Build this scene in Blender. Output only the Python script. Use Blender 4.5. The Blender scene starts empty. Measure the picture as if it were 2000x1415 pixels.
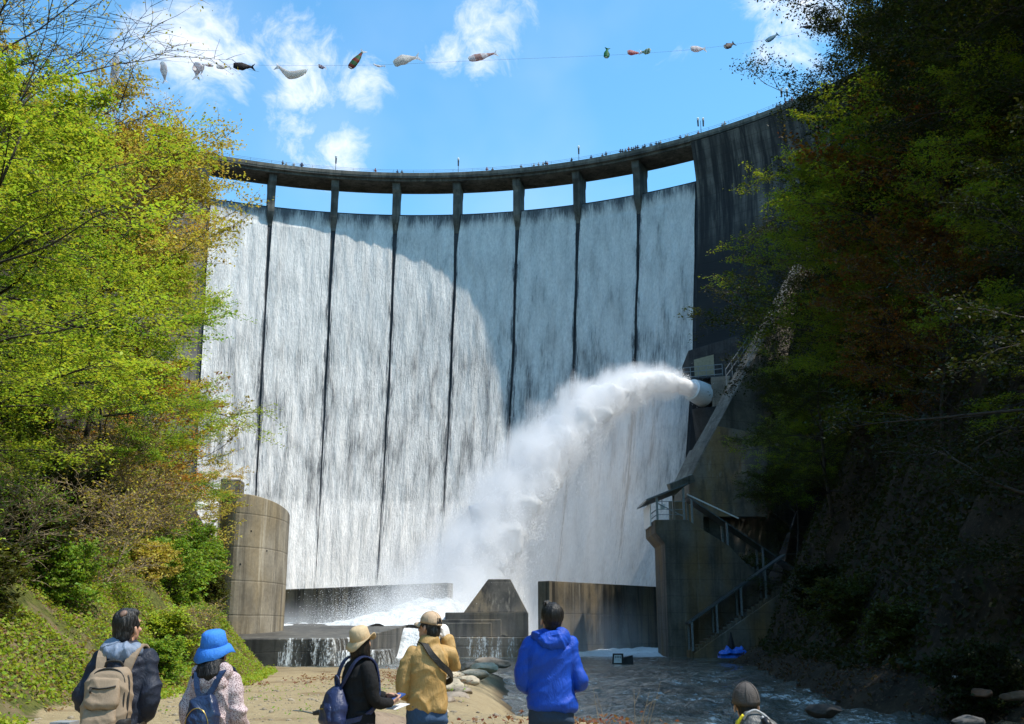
import bpy, bmesh, math, random
import numpy as np
from mathutils import Vector, Matrix, Euler

R = math.radians
PI = math.pi
scene = bpy.context.scene
COL = scene.collection
TILT = R(14.55)
CT, ST = math.cos(TILT), math.sin(TILT)
EYE = 1.6
rng = np.random.default_rng(7)


def at(px, py, d):
    """world point that stands d metres in front of the photographer in the direction of photo pixel px,py"""
    u = (px - 1000) / 2000.0
    v = (707.5 - py) / 2000.0
    fw = CT - v * ST
    up = ST + v * CT
    return np.array([u / fw * d, d, EYE + up / fw * d])


# ------------------------------------------------------------------ noise
def _hash(ix, iy, iz):
    n = (ix * 374761393 + iy * 668265263 + iz * 2147483647 * 3 + 1013904223) & 0xFFFFFFFF
    n = ((n ^ (n >> 13)) * 1274126177) & 0xFFFFFFFF
    n = n ^ (n >> 16)
    n = (n * 2246822519) & 0xFFFFFFFF
    n = n ^ (n >> 15)
    return (n & 0xFFFFFF) / float(0xFFFFFF)


def vnoise(p):
    p = np.asarray(p, float)
    i = np.floor(p).astype(np.int64)
    f = p - i
    f = f * f * (3 - 2 * f)
    r = 0
    for dx in (0, 1):
        for dy in (0, 1):
            for dz in (0, 1):
                w = (f[..., 0] if dx else 1 - f[..., 0]) * (f[..., 1] if dy else 1 - f[..., 1]) * (f[..., 2] if dz else 1 - f[..., 2])
                r = r + w * _hash(i[..., 0] + dx, i[..., 1] + dy, i[..., 2] + dz)
    return r


def fbm(p, octs=4):
    p = np.asarray(p, float)
    a, s, t = 0.5, 0.0, 0.0
    for k in range(octs):
        s = s + a * vnoise(p * (2 ** k) + k * 17.3)
        t += a
        a *= 0.5
    return s / t


def sst(a, b, x):
    t = np.clip((np.asarray(x, float) - a) / (b - a), 0, 1)
    return t * t * (3 - 2 * t)


# ------------------------------------------------------------------ objects
def mesh_from(V, F, mats=None, smooth=False, uv=None, uv2=None, attr=None, fmat=None):
    me = bpy.data.meshes.new('mesh')
    V = np.asarray(V, np.float32).reshape(-1, 3)
    if isinstance(F, np.ndarray):
        n, k = F.shape
        me.vertices.add(len(V))
        me.vertices.foreach_set('co', V.ravel())
        me.loops.add(n * k)
        me.loops.foreach_set('vertex_index', F.astype(np.int32).ravel())
        me.polygons.add(n)
        me.polygons.foreach_set('loop_start', np.arange(0, n * k, k, dtype=np.int32))
        me.update(calc_edges=True)
    else:
        me.from_pydata([tuple(map(float, v)) for v in V], [], [tuple(map(int, f)) for f in F])
        me.update()
    if smooth:
        me.polygons.foreach_set('use_smooth', np.ones(len(me.polygons), bool))
    li = np.empty(len(me.loops), np.int32)
    me.loops.foreach_get('vertex_index', li)
    for nm, arr in (('uv', uv), ('uv2', uv2)):
        if arr is not None:
            L = me.uv_layers.new(name=nm)
            L.data.foreach_set('uv', np.asarray(arr, np.float32)[li].ravel())
    if attr is not None:
        for nm, arr in attr.items():
            A = me.attributes.new(nm, 'FLOAT', 'POINT')
            A.data.foreach_set('value', np.asarray(arr, np.float32))
    if mats is not None:
        for m in (mats if isinstance(mats, (list, tuple)) else [mats]):
            me.materials.append(m)
    if fmat is not None:
        me.polygons.foreach_set('material_index', np.asarray(fmat, np.int32))
    return me


def tag(o, label=None, cat=None, group=None, kind=None):
    if label:
        o['label'] = label
    if cat:
        o['category'] = cat
    if group:
        o['group'] = group
    if kind:
        o['kind'] = kind
    return o


def thing(name, label, cat, loc=(0, 0, 0), rz=0.0, group=None):
    o = bpy.data.objects.new(name, None)
    COL.objects.link(o)
    o.empty_display_size = 0.2
    o.location = tuple(map(float, loc))
    o.rotation_euler = (0, 0, rz)
    return tag(o, label, cat, group)


def rootloc(o):
    p = np.zeros(3)
    while o is not None:
        p = p + np.array(o.location)
        o = o.parent
    return p


def link(name, me, parent=None, color=None):
    o = bpy.data.objects.new(name, me)
    COL.objects.link(o)
    if parent is not None:
        o.parent = parent
    if color is not None:
        o.color = tuple(color) + (1.0,) if len(color) == 3 else color
    return o


def part(name, VF, mat, parent=None, world=True, smooth=False, color=None, **kw):
    V, F = VF[0], VF[1]
    V = np.asarray(V, float).reshape(-1, 3)
    if world and parent is not None:
        V = V - rootloc(parent)
    o = link(name, mesh_from(V, F, mat, smooth, **kw), parent, color)
    if mat.name.endswith('_concrete') and len(V) < 400 and not mat.name.startswith(('wet_dam', 'weathered', 'sunlit')):
        b = o.modifiers.new('worn_edges', 'BEVEL')
        b.width = 0.07
        b.segments = 2
        b.limit_method = 'ANGLE'
    return o


def structure(name, VF, mat, smooth=False, **kw):
    return tag(part(name, VF, mat, None, smooth=smooth, **kw), kind='structure')


class MB:
    """collects simple closed solids into one mesh"""

    def __init__(s):
        s.V, s.F = [], []

    def add(s, V, F):
        o = len(s.V)
        s.V.extend([tuple(map(float, v)) for v in V])
        s.F.extend([tuple(int(i) + o for i in f) for f in F])
        return s

    def box(s, x0, x1, y0, y1, z0, z1):
        V = [(x0, y0, z0), (x1, y0, z0), (x1, y1, z0), (x0, y1, z0), (x0, y0, z1), (x1, y0, z1), (x1, y1, z1), (x0, y1, z1)]
        return s.add(V, [(0, 3, 2, 1), (4, 5, 6, 7), (0, 1, 5, 4), (1, 2, 6, 5), (2, 3, 7, 6), (3, 0, 4, 7)])

    def hexa(s, P):  # 8 points: bottom ring 0-3, top ring 4-7 (counter-clockwise from above)
        return s.add(P, [(0, 3, 2, 1), (4, 5, 6, 7), (0, 1, 5, 4), (1, 2, 6, 5), (2, 3, 7, 6), (3, 0, 4, 7)])

    def prism(s, poly, z0, z1):  # poly ccw in xy
        n = len(poly)
        zt = z1 if hasattr(z1, '__len__') else [z1] * n
        zb = z0 if hasattr(z0, '__len__') else [z0] * n
        V = [(p[0], p[1], zb[i]) for i, p in enumerate(poly)] + [(p[0], p[1], zt[i]) for i, p in enumerate(poly)]
        F = [tuple(range(n - 1, -1, -1)), tuple(range(n, 2 * n))]
        for i in range(n):
            j = (i + 1) % n
            F.append((i, j, n + j, n + i))
        return s.add(V, F)

    def extr(s, poly, vec):  # 3-D polygon extruded along vec
        n = len(poly)
        poly = [np.asarray(p, float) for p in poly]
        V = poly + [p + np.asarray(vec, float) for p in poly]
        F = [tuple(range(n - 1, -1, -1)), tuple(range(n, 2 * n))]
        for i in range(n):
            j = (i + 1) % n
            F.append((i, j, n + j, n + i))
        return s.add(V, F)

    def tube(s, pts, rad, n=8, caps=True):
        V, F = tube(pts, rad, n, caps)
        return s.add(V, F)

    def bar(s, a, b, w, h=None):  # square bar between points
        a = np.asarray(a, float)
        b = np.asarray(b, float)
        h = h or w
        d = b - a
        d = d / np.linalg.norm(d)
        x = np.cross(d, (0, 0, 1))
        if np.linalg.norm(x) < 1e-3:
            x = np.array((1.0, 0, 0))
        x = x / np.linalg.norm(x)
        z = np.cross(x, d)
        P = []
        for q in (a, b):
            for sx, sz in ((-1, -1), (1, -1), (1, 1), (-1, 1)):
                P.append(q + x * sx * w / 2 + z * sz * h / 2)
        return s.add(P, [(0, 1, 2, 3), (7, 6, 5, 4), (0, 4, 5, 1), (1, 5, 6, 2), (2, 6, 7, 3), (3, 7, 4, 0)])

    def out(s):
        return (np.array(s.V), s.F)


def frames(pts):
    pts = np.asarray(pts, float)
    T = np.gradient(pts, axis=0) if len(pts) > 2 else np.repeat((pts[-1] - pts[0])[None], len(pts), 0)
    T = T / (np.linalg.norm(T, axis=1)[:, None] + 1e-12)
    ref = np.array((0.0, 0, 1)) if abs(T[0][2]) < 0.9 else np.array((1.0, 0, 0))
    X = []
    x = np.cross(T[0], ref)
    x /= np.linalg.norm(x)
    for t in T:
        x = x - t * np.dot(x, t)
        x = x / (np.linalg.norm(x) + 1e-12)
        X.append(x)
    X = np.array(X)
    return T, X, np.cross(T, X)


def tube(pts, rad, n=8, caps=True, ry=None):
    pts = np.asarray(pts, float)
    m = len(pts)
    rad = np.broadcast_to(np.asarray(rad, float), (m,))
    r2 = rad if ry is None else np.broadcast_to(np.asarray(ry, float), (m,))
    T, X, Y = frames(pts)
    a = np.linspace(0, 2 * PI, n, endpoint=False)
    V = pts[:, None, :] + X[:, None, :] * (np.cos(a)[None, :, None] * rad[:, None, None]) + Y[:, None, :] * (np.sin(a)[None, :, None] * r2[:, None, None])
    V = V.reshape(-1, 3)
    F = []
    for i in range(m - 1):
        for j in range(n):
            k = (j + 1) % n
            F.append((i * n + j, i * n + k, (i + 1) * n + k, (i + 1) * n + j))
    if caps:
        F.append(tuple(range(n - 1, -1, -1)))
        F.append(tuple(range((m - 1) * n, m * n)))
    return V, F


def grid_faces(nu, nv):
    i = np.arange(nu - 1)[:, None] * nv + np.arange(nv - 1)[None, :]
    return np.stack([i, i + nv, i + nv + 1, i + 1], -1).reshape(-1, 4)


# ------------------------------------------------------------------ node helper
class NT:
    def __init__(s, name, world=False):
        if world:
            s.m = bpy.data.worlds.new(name)
        else:
            s.m = bpy.data.materials.new(name)
        s.m.use_nodes = True
        s.t = s.m.node_tree
        s.t.nodes.clear()
        s.out = s.t.nodes.new('ShaderNodeOutputWorld' if world else 'ShaderNodeOutputMaterial')

    def n(s, typ, ins=None, **props):
        nd = s.t.nodes.new('ShaderNode' + typ)
        for k, v in props.items():
            setattr(nd, k, v)
        for k, v in (ins or {}).items():
            s.set(nd.inputs[k], v)
        return nd

    def set(s, sock, v):
        if hasattr(v, 'outputs'):
            v = v.outputs[0]
        if isinstance(v, bpy.types.NodeSocket):
            s.t.links.new(v, sock)
        else:
            if hasattr(sock.default_value, '__len__') and not hasattr(v, '__len__'):
                v = (v,) * len(sock.default_value)
            if hasattr(sock.default_value, '__len__') and len(sock.default_value) == 4 and len(v) == 3:
                v = tuple(v) + (1.0,)
            sock.default_value = v

    def math(s, op, a, b=0.0, c=None, clamp=False):
        nd = s.t.nodes.new('ShaderNodeMath')
        nd.operation = op
        nd.use_clamp = clamp
        s.set(nd.inputs[0], a)
        s.set(nd.inputs[1], b)
        if c is not None:
            s.set(nd.inputs[2], c)
        return nd.outputs[0]

    def add(s, a, b):
        return s.math('ADD', a, b)

    def sub(s, a, b):
        return s.math('SUBTRACT', a, b)

    def mul(s, a, b):
        return s.math('MULTIPLY', a, b)

    def ramp(s, x, a, b, c=0.0, d=1.0, smooth=True):
        nd = s.t.nodes.new('ShaderNodeMapRange')
        nd.interpolation_type = 'SMOOTHSTEP' if smooth else 'LINEAR'
        nd.clamp = True
        for i, v in enumerate((x, a, b, c, d)):
            s.set(nd.inputs[i], v)
        return nd.outputs[0]

    def mix(s, f, a, b, blend='MIX'):
        nd = s.t.nodes.new('ShaderNodeMix')
        nd.data_type = 'RGBA'
        nd.blend_type = blend
        s.set(nd.inputs[0], f)
        s.set(nd.inputs[6], a)
        s.set(nd.inputs[7], b)
        return nd.outputs[2]

    def noise(s, vec, scale=1.0, detail=4.0, rough=0.55, dist=0.0, dim='3D', out=0):
        nd = s.t.nodes.new('ShaderNodeTexNoise')
        nd.noise_dimensions = dim
        if vec is not None:
            s.set(nd.inputs['Vector'], vec)
        s.set(nd.inputs['Scale'], scale)
        s.set(nd.inputs['Detail'], detail)
        s.set(nd.inputs['Roughness'], rough)
        s.set(nd.inputs['Distortion'], dist)
        return nd.outputs[out]

    def mapv(s, vec, scale=(1, 1, 1), loc=(0, 0, 0), rot=(0, 0, 0)):
        nd = s.t.nodes.new('ShaderNodeMapping')
        s.set(nd.inputs[0], vec)
        nd.inputs['Scale'].default_value = scale
        nd.inputs['Location'].default_value = loc
        nd.inputs['Rotation'].default_value = rot
        return nd.outputs[0]

    def pos(s):
        return s.t.nodes.new('ShaderNodeNewGeometry').outputs['Position']

    def obj(s):
        return s.t.nodes.new('ShaderNodeTexCoord').outputs['Object']

    def sep(s, v):
        nd = s.t.nodes.new('ShaderNodeSeparateXYZ')
        s.set(nd.inputs[0], v)
        return nd.outputs

    def comb(s, x, y, z):
        nd = s.t.nodes.new('ShaderNodeCombineXYZ')
        for i, v in enumerate((x, y, z)):
            s.set(nd.inputs[i], v)
        return nd.outputs[0]

    def uv(s, name='uv'):
        nd = s.t.nodes.new('ShaderNodeUVMap')
        nd.uv_map = name
        return nd.outputs[0]

    def attr(s, name):
        nd = s.t.nodes.new('ShaderNodeAttribute')
        nd.attribute_name = name
        return nd.outputs['Fac']

    def ocol(s):
        return s.t.nodes.new('ShaderNodeObjectInfo').outputs['Color']

    def orand(s):
        return s.t.nodes.new('ShaderNodeObjectInfo').outputs['Random']

    def bump(s, h, strength=0.4, dist=0.1, normal=None):
        nd = s.t.nodes.new('ShaderNodeBump')
        s.set(nd.inputs['Height'], h)
        nd.inputs['Strength'].default_value = strength
        nd.inputs['Distance'].default_value = dist
        if normal is not None:
            s.set(nd.inputs['Normal'], normal)
        return nd.outputs[0]

    def bsdf(s, color, rough=0.7, normal=None, metal=0.0, spec=0.4, **kw):
        nd = s.t.nodes.new('ShaderNodeBsdfPrincipled')
        s.set(nd.inputs['Base Color'], color)
        s.set(nd.inputs['Roughness'], rough)
        s.set(nd.inputs['Metallic'], metal)
        s.set(nd.inputs['Specular IOR Level'], spec)
        if normal is not None:
            s.set(nd.inputs['Normal'], normal)
        for k, v in kw.items():
            s.set(nd.inputs[k], v)
        return nd.outputs[0]

    def surf(s, sh):
        s.set(s.out.inputs['Surface'], sh)
        return s.m


def simple(name, color, rough=0.7, metal=0.0, nscale=8.0, amt=0.25, bump=0.15, bdist=0.01, spec=0.4, detail=5.0):
    """one-colour material with procedural variation and bump"""
    t = NT(name)
    n = t.noise(t.obj(), nscale, detail, 0.6)
    f = t.ramp(n, 0.3, 0.7, 1 - amt, 1 + amt * 0.6, smooth=False)
    c = t.mix(1.0, color, t.comb(f, f, f), 'MULTIPLY')
    return t.surf(t.bsdf(c, rough, t.bump(n, bump, bdist), metal, spec))
# ------------------------------------------------------------------ materials
def concrete(name, base, dark, warm=None, streak=0.5, lines=1.5, rough=0.85, patch=None):
    t = NT(name)
    p = t.pos()
    s = t.sep(p)
    n1 = t.noise(p, 0.35, 6, 0.6)
    n2 = t.noise(t.mapv(p, (1.1, 1.1, 0.06)), 1.0, 6, 0.65)
    n3 = t.noise(p, 4.0, 5, 0.6)
    c = t.mix(t.ramp(n1, 0.3, 0.7), base, dark)
    if warm is not None:
        c = t.mix(t.ramp(t.noise(t.mapv(p, (1, 1, 0.4)), 0.22, 4), 0.42, 0.62, 0, 0.8), c, warm)
    c = t.mix(t.mul(t.ramp(n2, 0.46, 0.66), streak), c, tuple(x * 0.35 for x in dark))
    n4 = t.noise(t.mapv(p, (0.9, 0.9, 0.05), (3, 7, 1)), 1.3, 6, 0.65)
    c = t.mix(t.mul(t.ramp(n4, 0.57, 0.68), streak * 0.8), c, tuple(min(1, x * 1.7) for x in base))
    g = t.ramp(n3, 0.25, 0.75, 0.8, 1.15, False)
    c = t.mix(1.0, c, t.comb(g, g, g), 'MULTIPLY')
    # shutter board lines
    w = t.math('FRACT', t.mul(t.add(s[2], t.mul(n1, 0.15)), 1.0 / lines))
    l = t.ramp(t.math('ABSOLUTE', t.sub(w, 0.5)), 0.46, 0.5)
    c = t.mix(t.mul(l, 0.28), c, tuple(x * 0.4 for x in dark))
    h = t.sub(t.mul(n3, 0.4), t.mul(l, 0.5))
    return t.surf(t.bsdf(c, rough, t.bump(h, 0.5, 0.06), 0, 0.3))


M = {}
M['dam'] = concrete('dam_concrete', (0.17, 0.155, 0.13), (0.06, 0.056, 0.05), streak=0.9, lines=1.6)
M['dam_dark'] = concrete('wet_dam_concrete', (0.05, 0.05, 0.052), (0.022, 0.022, 0.025), streak=0.6, lines=1.6, rough=0.6)
M['deck'] = concrete('deck_concrete', (0.16, 0.15, 0.125), (0.06, 0.058, 0.05), streak=0.6, lines=40)
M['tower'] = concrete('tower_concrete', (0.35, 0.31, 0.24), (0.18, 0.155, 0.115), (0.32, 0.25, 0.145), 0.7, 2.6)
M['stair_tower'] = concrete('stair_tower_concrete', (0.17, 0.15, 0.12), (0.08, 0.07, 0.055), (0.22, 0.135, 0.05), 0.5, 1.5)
M['weir'] = concrete('weir_concrete', (0.14, 0.125, 0.10), (0.05, 0.047, 0.04), (0.2, 0.15, 0.085), 0.9, 3.0, 0.6)
M['ridge'] = concrete('ridge_concrete', (0.24, 0.21, 0.17), (0.11, 0.10, 0.08), streak=0.5, lines=2.5)
M['apron'] = concrete('apron_concrete', (0.13, 0.12, 0.10), (0.05, 0.047, 0.042), streak=0.9, lines=1.1, rough=0.55)


def m_wing():
    t = NT('weathered_dam_concrete')
    p = t.pos()
    s = t.sep(p)
    uv = t.uv('uv')
    n1 = t.noise(p, 0.22, 6, 0.6)
    n2 = t.noise(t.mapv(uv, (0.55, 0.035, 1)), 1.0, 6, 0.7)
    n3 = t.noise(t.mapv(uv, (1.6, 0.06, 1), (5, 3, 0)), 1.0, 6, 0.7)
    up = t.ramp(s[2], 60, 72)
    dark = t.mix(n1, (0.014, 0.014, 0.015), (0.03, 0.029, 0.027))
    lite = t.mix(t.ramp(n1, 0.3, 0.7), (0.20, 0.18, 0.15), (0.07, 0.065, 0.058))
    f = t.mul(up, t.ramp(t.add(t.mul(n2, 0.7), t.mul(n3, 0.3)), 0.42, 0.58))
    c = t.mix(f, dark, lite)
    sc = t.ramp(t.noise(t.mapv(uv, (0.3, 0.08, 1), (9, 1, 0)), 1.0, 5), 0.7, 0.78)
    c = t.mix(t.mul(sc, 0.5), c, (0.2, 0.2, 0.19))
    w = t.math('FRACT', t.mul(s[2], 1 / 1.6))
    l = t.ramp(t.math('ABSOLUTE', t.sub(w, 0.5)), 0.45, 0.5)
    c = t.mix(t.mul(l, 0.4), c, (0.012, 0.012, 0.012))
    return t.surf(t.bsdf(c, 0.8, t.bump(t.sub(t.noise(p, 2.5, 5), l), 0.4, 0.08), 0, 0.3))


M['wing'] = m_wing()


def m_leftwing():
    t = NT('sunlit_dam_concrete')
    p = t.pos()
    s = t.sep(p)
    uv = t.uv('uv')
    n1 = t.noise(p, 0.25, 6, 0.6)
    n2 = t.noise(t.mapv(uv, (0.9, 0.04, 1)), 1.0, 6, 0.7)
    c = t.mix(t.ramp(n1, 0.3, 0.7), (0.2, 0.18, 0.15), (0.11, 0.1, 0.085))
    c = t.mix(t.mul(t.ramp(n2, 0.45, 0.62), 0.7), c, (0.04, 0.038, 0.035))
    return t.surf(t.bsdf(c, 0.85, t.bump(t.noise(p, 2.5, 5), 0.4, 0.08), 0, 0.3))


M['leftwing'] = m_leftwing()


def m_curtain():
    """sheet of thin water breaking into roll waves on a dark wet wall: u = metres along the arc, v = height"""
    t = NT('falling_water')
    uv = t.uv('uv')
    e = t.sep(t.uv('uv2'))  # x = metres to the nearest side of the bay
    s = t.sep(uv)
    u, v = s[0], s[1]
    warp = t.noise(t.mapv(uv, (0.3, 0.06, 1)), 1.0, 3, 0.5, out=1)
    nd = t.n('VectorMath', operation='MULTIPLY_ADD')
    t.set(nd.inputs[0], warp)
    nd.inputs[1].default_value = (0.7, 5.0, 0)
    t.set(nd.inputs[2], uv)
    uvw = nd.outputs[0]
    fine = t.noise(t.mapv(uvw, (5.5, 0.42, 1)), 1.0, 6, 0.75)
    mid = t.noise(t.mapv(uvw, (2.7, 0.17, 1), (3, 9, 0)), 1.0, 6, 0.72)
    big = t.noise(t.mapv(uv, (0.16, 0.05, 1), (1, 4, 0)), 1.0, 3, 0.5)
    # roll waves: scalloped fronts, sharp on the lower side
    def vor(sc, loc, edge):
        vo = t.n('TexVoronoi', voronoi_dimensions='2D', feature='F1')
        t.set(vo.inputs['Vector'], t.mapv(uvw, sc, loc))
        vo.inputs['Scale'].default_value = 1.0
        vo.inputs['Randomness'].default_value = 1.0
        return vo.outputs['Distance']
    v1 = vor((0.42, 0.12, 1), (0, 0, 0), 0)
    v2 = vor((0.9, 0.2, 1), (5, 3, 0), 0)
    roll = t.add(t.mul(v1, 0.6), t.mul(v2, 0.4))
    dry = t.ramp(v, 12, 50, 1.0, 0.35)  # the film thins towards the middle and foot
    w = t.add(t.mul(fine, 0.44), t.mul(mid, 0.44))
    w = t.add(w, t.mul(big, 0.18))
    w = t.add(w, t.mul(t.sub(0.42, roll), 0.20))
    lowhi = t.mul(t.ramp(v, 30, 8), 0.07)
    midlow = t.mul(t.mul(t.ramp(v, 12, 28), t.ramp(v, 62, 40)), 0.035)
    w = t.sub(t.add(w, lowhi), midlow)
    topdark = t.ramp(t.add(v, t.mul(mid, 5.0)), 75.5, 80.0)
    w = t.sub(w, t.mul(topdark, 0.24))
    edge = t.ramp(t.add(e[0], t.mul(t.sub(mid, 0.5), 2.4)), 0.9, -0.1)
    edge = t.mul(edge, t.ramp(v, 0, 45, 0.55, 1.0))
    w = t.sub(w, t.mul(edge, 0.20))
    w = t.add(w, t.mul(t.ramp(v, 38, 62), 0.055))
    f = t.ramp(w, 0.31, 0.55)
    c = t.mix(f, (0.14, 0.145, 0.15), (0.84, 0.80, 0.745))
    lace = t.noise(t.mapv(uvw, (3.2, 1.1, 1), (7, 7, 0)), 1.0, 5, 0.75)
    g = t.add(t.mul(t.ramp(lace, 0.3, 0.7, 0.72, 1.12, False), t.ramp(roll, 0.15, 0.75, 1.08, 0.82, False)), 0.0)
    c = t.mix(1.0, c, t.comb(g, g, g), 'MULTIPLY')
    h = t.add(t.mul(fine, 0.7), t.add(t.mul(mid, 0.9), t.add(t.mul(lace, 0.8), t.mul(roll, -0.9))))
    nrm = t.bump(h, 0.7, 0.4)
    return t.surf(t.bsdf(c, t.ramp(f, 0, 1, 0.22, 0.55), nrm, 0, 0.4))


M['curtain'] = m_curtain()


def m_spill():
    """thin broken fall with gaps (small falls over the apron edge)"""
    t = NT('spilling_water')
    uv = t.uv('uv')
    s = t.sep(uv)
    n = t.noise(t.mapv(uv, (2.2, 0.35, 1)), 1.0, 6, 0.7)
    m = t.noise(t.mapv(uv, (0.45, 0.05, 1), (2, 2, 0)), 1.0, 3, 0.6)
    d = t.noise(t.mapv(uv, (9, 3.5, 1)), 1.0, 3, 0.7)
    f = t.ramp(t.add(t.mul(n, 0.5), t.add(t.mul(m, 0.55), t.mul(d, 0.3))), 0.66, 0.80)
    sh = t.bsdf((0.85, 0.88, 0.88), 0.4, t.bump(n, 0.5, 0.1))
    tr = t.n('BsdfTransparent')
    mx = t.n('MixShader')
    t.set(mx.inputs[0], f)
    t.set(mx.inputs[1], tr)
    t.set(mx.inputs[2], sh)
    return t.surf(mx)


M['spill'] = m_spill()


def m_river():
    t = NT('river_water')
    p = t.pos()
    s = t.sep(p)
    a = t.noise(t.mapv(p, (1.0, 0.55, 1)), 1.6, 6, 0.6, 0.6)
    b = t.noise(t.mapv(p, (1.0, 0.5, 1), (4, 2, 0)), 5.0, 5, 0.65, 0.4)
    big = t.noise(t.mapv(p, (0.22, 0.10, 1), (1, 1, 0)), 1.0, 4, 0.6)
    foamY = t.ramp(t.add(s[1], t.mul(t.noise(p, 0.35, 4), 10)), 98, 110)
    riff = t.mul(t.ramp(t.add(t.mul(big, 0.6), t.mul(a, 0.5)), 0.54, 0.68), t.ramp(b, 0.42, 0.64))
    riff = t.mul(riff, t.ramp(s[1], 72, 45, 0.25, 1.0))
    f = t.math('MAXIMUM', t.mul(riff, 0.8), t.mul(foamY, t.ramp(a, 0.2, 0.5, 0.6, 1.0)))
    base = t.mix(t.ramp(big, 0.35, 0.65), (0.04, 0.045, 0.04), (0.095, 0.10, 0.078))
    c = t.mix(f, base, (0.82, 0.85, 0.85))
    h = t.add(t.mul(a, 0.7), t.mul(b, 0.35))
    return t.surf(t.bsdf(c, t.ramp(f, 0, 1, 0.06, 0.6), t.bump(h, 1.0, 0.24), 0, 0.5, IOR=1.33))


M['river'] = m_river()


def m_foam():
    t = NT('white_foam')
    p = t.pos()
    n = t.noise(p, 0.8, 6, 0.65)
    f = t.ramp(n, 0.28, 0.5)
    c = t.mix(f, (0.30, 0.33, 0.33), (0.70, 0.72, 0.72))
    return t.surf(t.bsdf(c, 0.6, t.bump(n, 1.0, 0.6)))


M['foam'] = m_foam()


def m_ground():
    t = NT('valley_ground')
    p = t.pos()
    z = t.attr('sand')
    g = t.attr('grass')
    n = t.noise(p, 0.6, 6, 0.65)
    f = t.noise(p, 5.0, 6, 0.7)
    q = t.noise(p, 18.0, 4, 0.7)
    soil = t.mix(t.ramp(n, 0.35, 0.65), (0.05, 0.036, 0.022), (0.02, 0.016, 0.011))
    soil = t.mix(t.ramp(f, 0.52, 0.7), soil, (0.10, 0.075, 0.048))
    grass = t.mix(t.ramp(f, 0.35, 0.62), (0.055, 0.065, 0.018), (0.12, 0.13, 0.03))
    grass = t.mix(t.ramp(n, 0.5, 0.66), grass, (0.19, 0.145, 0.085))
    sand = t.mix(t.ramp(f, 0.3, 0.7), (0.40, 0.32, 0.19), (0.31, 0.24, 0.14))
    sand = t.mix(t.ramp(q, 0.6, 0.72), sand, (0.14, 0.115, 0.08))
    sand = t.mix(t.mul(t.ramp(t.noise(p, 0.28, 5, 0.6), 0.55, 0.68), 0.6), sand, (0.17, 0.11, 0.06))
    wet = t.ramp(t.sep(p)[2], -0.55, -0.95)
    sand = t.mix(t.mul(wet, 0.8), sand, (0.10, 0.07, 0.045))
    c = t.mix(t.ramp(t.add(g, t.mul(t.sub(n, 0.5), 0.7)), 0.35, 0.65), soil, grass)
    c = t.mix(t.ramp(t.add(z, t.mul(t.sub(f, 0.5), 0.5)), 0.4, 0.6), c, sand)
    h = t.add(t.mul(f, 0.6), t.mul(q, 0.3))
    return t.surf(t.bsdf(c, 0.95, t.bump(h, 1.0, 0.14), 0, 0.15))


M['ground'] = m_ground()


def m_leaf():
    """leaf colour comes from the tree's own object colour; every leaf varies a little"""
    t = NT('leaf')
    v = t.attr('var')
    oc = t.ocol()
    h = t.n('HueSaturation')
    t.set(h.inputs['Hue'], t.ramp(v, 0, 1, 0.455, 0.53, False))
    t.set(h.inputs['Saturation'], 1.0)
    t.set(h.inputs['Value'], t.mul(t.ramp(t.math('FRACT', t.mul(v, 7.31)), 0, 1, 0.82, 1.14, False), t.ramp(t.attr('spray'), 0, 1, 0.62, 1.2, False)))
    t.set(h.inputs['Color'], oc)
    d = t.bsdf(h.outputs[0], 0.55, None, 0, 0.25)
    tr = t.n('BsdfTranslucent')
    br = t.mix(1.0, h.outputs[0], (1.05, 1.0, 0.55), 'MULTIPLY')
    t.set(tr.inputs[0], br)
    mx = t.n('MixShader')
    mx.inputs[0].default_value = 0.48
    t.set(mx.inputs[1], d)
    t.set(mx.inputs[2], tr)
    return t.surf(mx)


M['leaf'] = m_leaf()
M['bark'] = simple('bark', (0.055, 0.042, 0.032), 0.9, 0, 6, 0.5, 0.6, 0.03)
M['bark_pale'] = simple('grey_bark', (0.16, 0.13, 0.10), 0.9, 0, 6, 0.5, 0.6, 0.03)
M['deadwood'] = simple('dry_twig', (0.26, 0.20, 0.13), 0.9, 0, 6, 0.4, 0.4, 0.02)


def m_rock():
    t = NT('river_stone')
    p = t.pos()
    n = t.noise(p, 1.6, 6, 0.65)
    f = t.noise(p, 9, 6, 0.7)
    oc = t.ocol()
    g = t.ramp(n, 0.3, 0.7, 0.55, 1.3, False)
    c = t.mix(1.0, oc, t.comb(g, g, g), 'MULTIPLY')
    c = t.mix(t.ramp(f, 0.56, 0.7), c, (0.07, 0.055, 0.04))
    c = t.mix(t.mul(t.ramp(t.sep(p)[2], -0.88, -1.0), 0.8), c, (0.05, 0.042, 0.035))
    return t.surf(t.bsdf(c, 0.85, t.bump(t.add(t.mul(n, 0.6), t.mul(f, 0.5)), 0.7, 0.08), 0, 0.3))


M['rock'] = m_rock()


def ocolor(name, rough=0.7, metal=0.0, amt=0.2, nscale=12.0, bump=0.15, bdist=0.01, spec=0.35):
    t = NT(name)
    n = t.noise(t.obj(), nscale, 5, 0.6)
    f = t.ramp(n, 0.3, 0.7, 1 - amt, 1 + amt * 0.6, False)
    c = t.mix(1.0, t.ocol(), t.comb(f, f, f), 'MULTIPLY')
    return t.surf(t.bsdf(c, rough, t.bump(n, bump, bdist), metal, spec))


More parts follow.
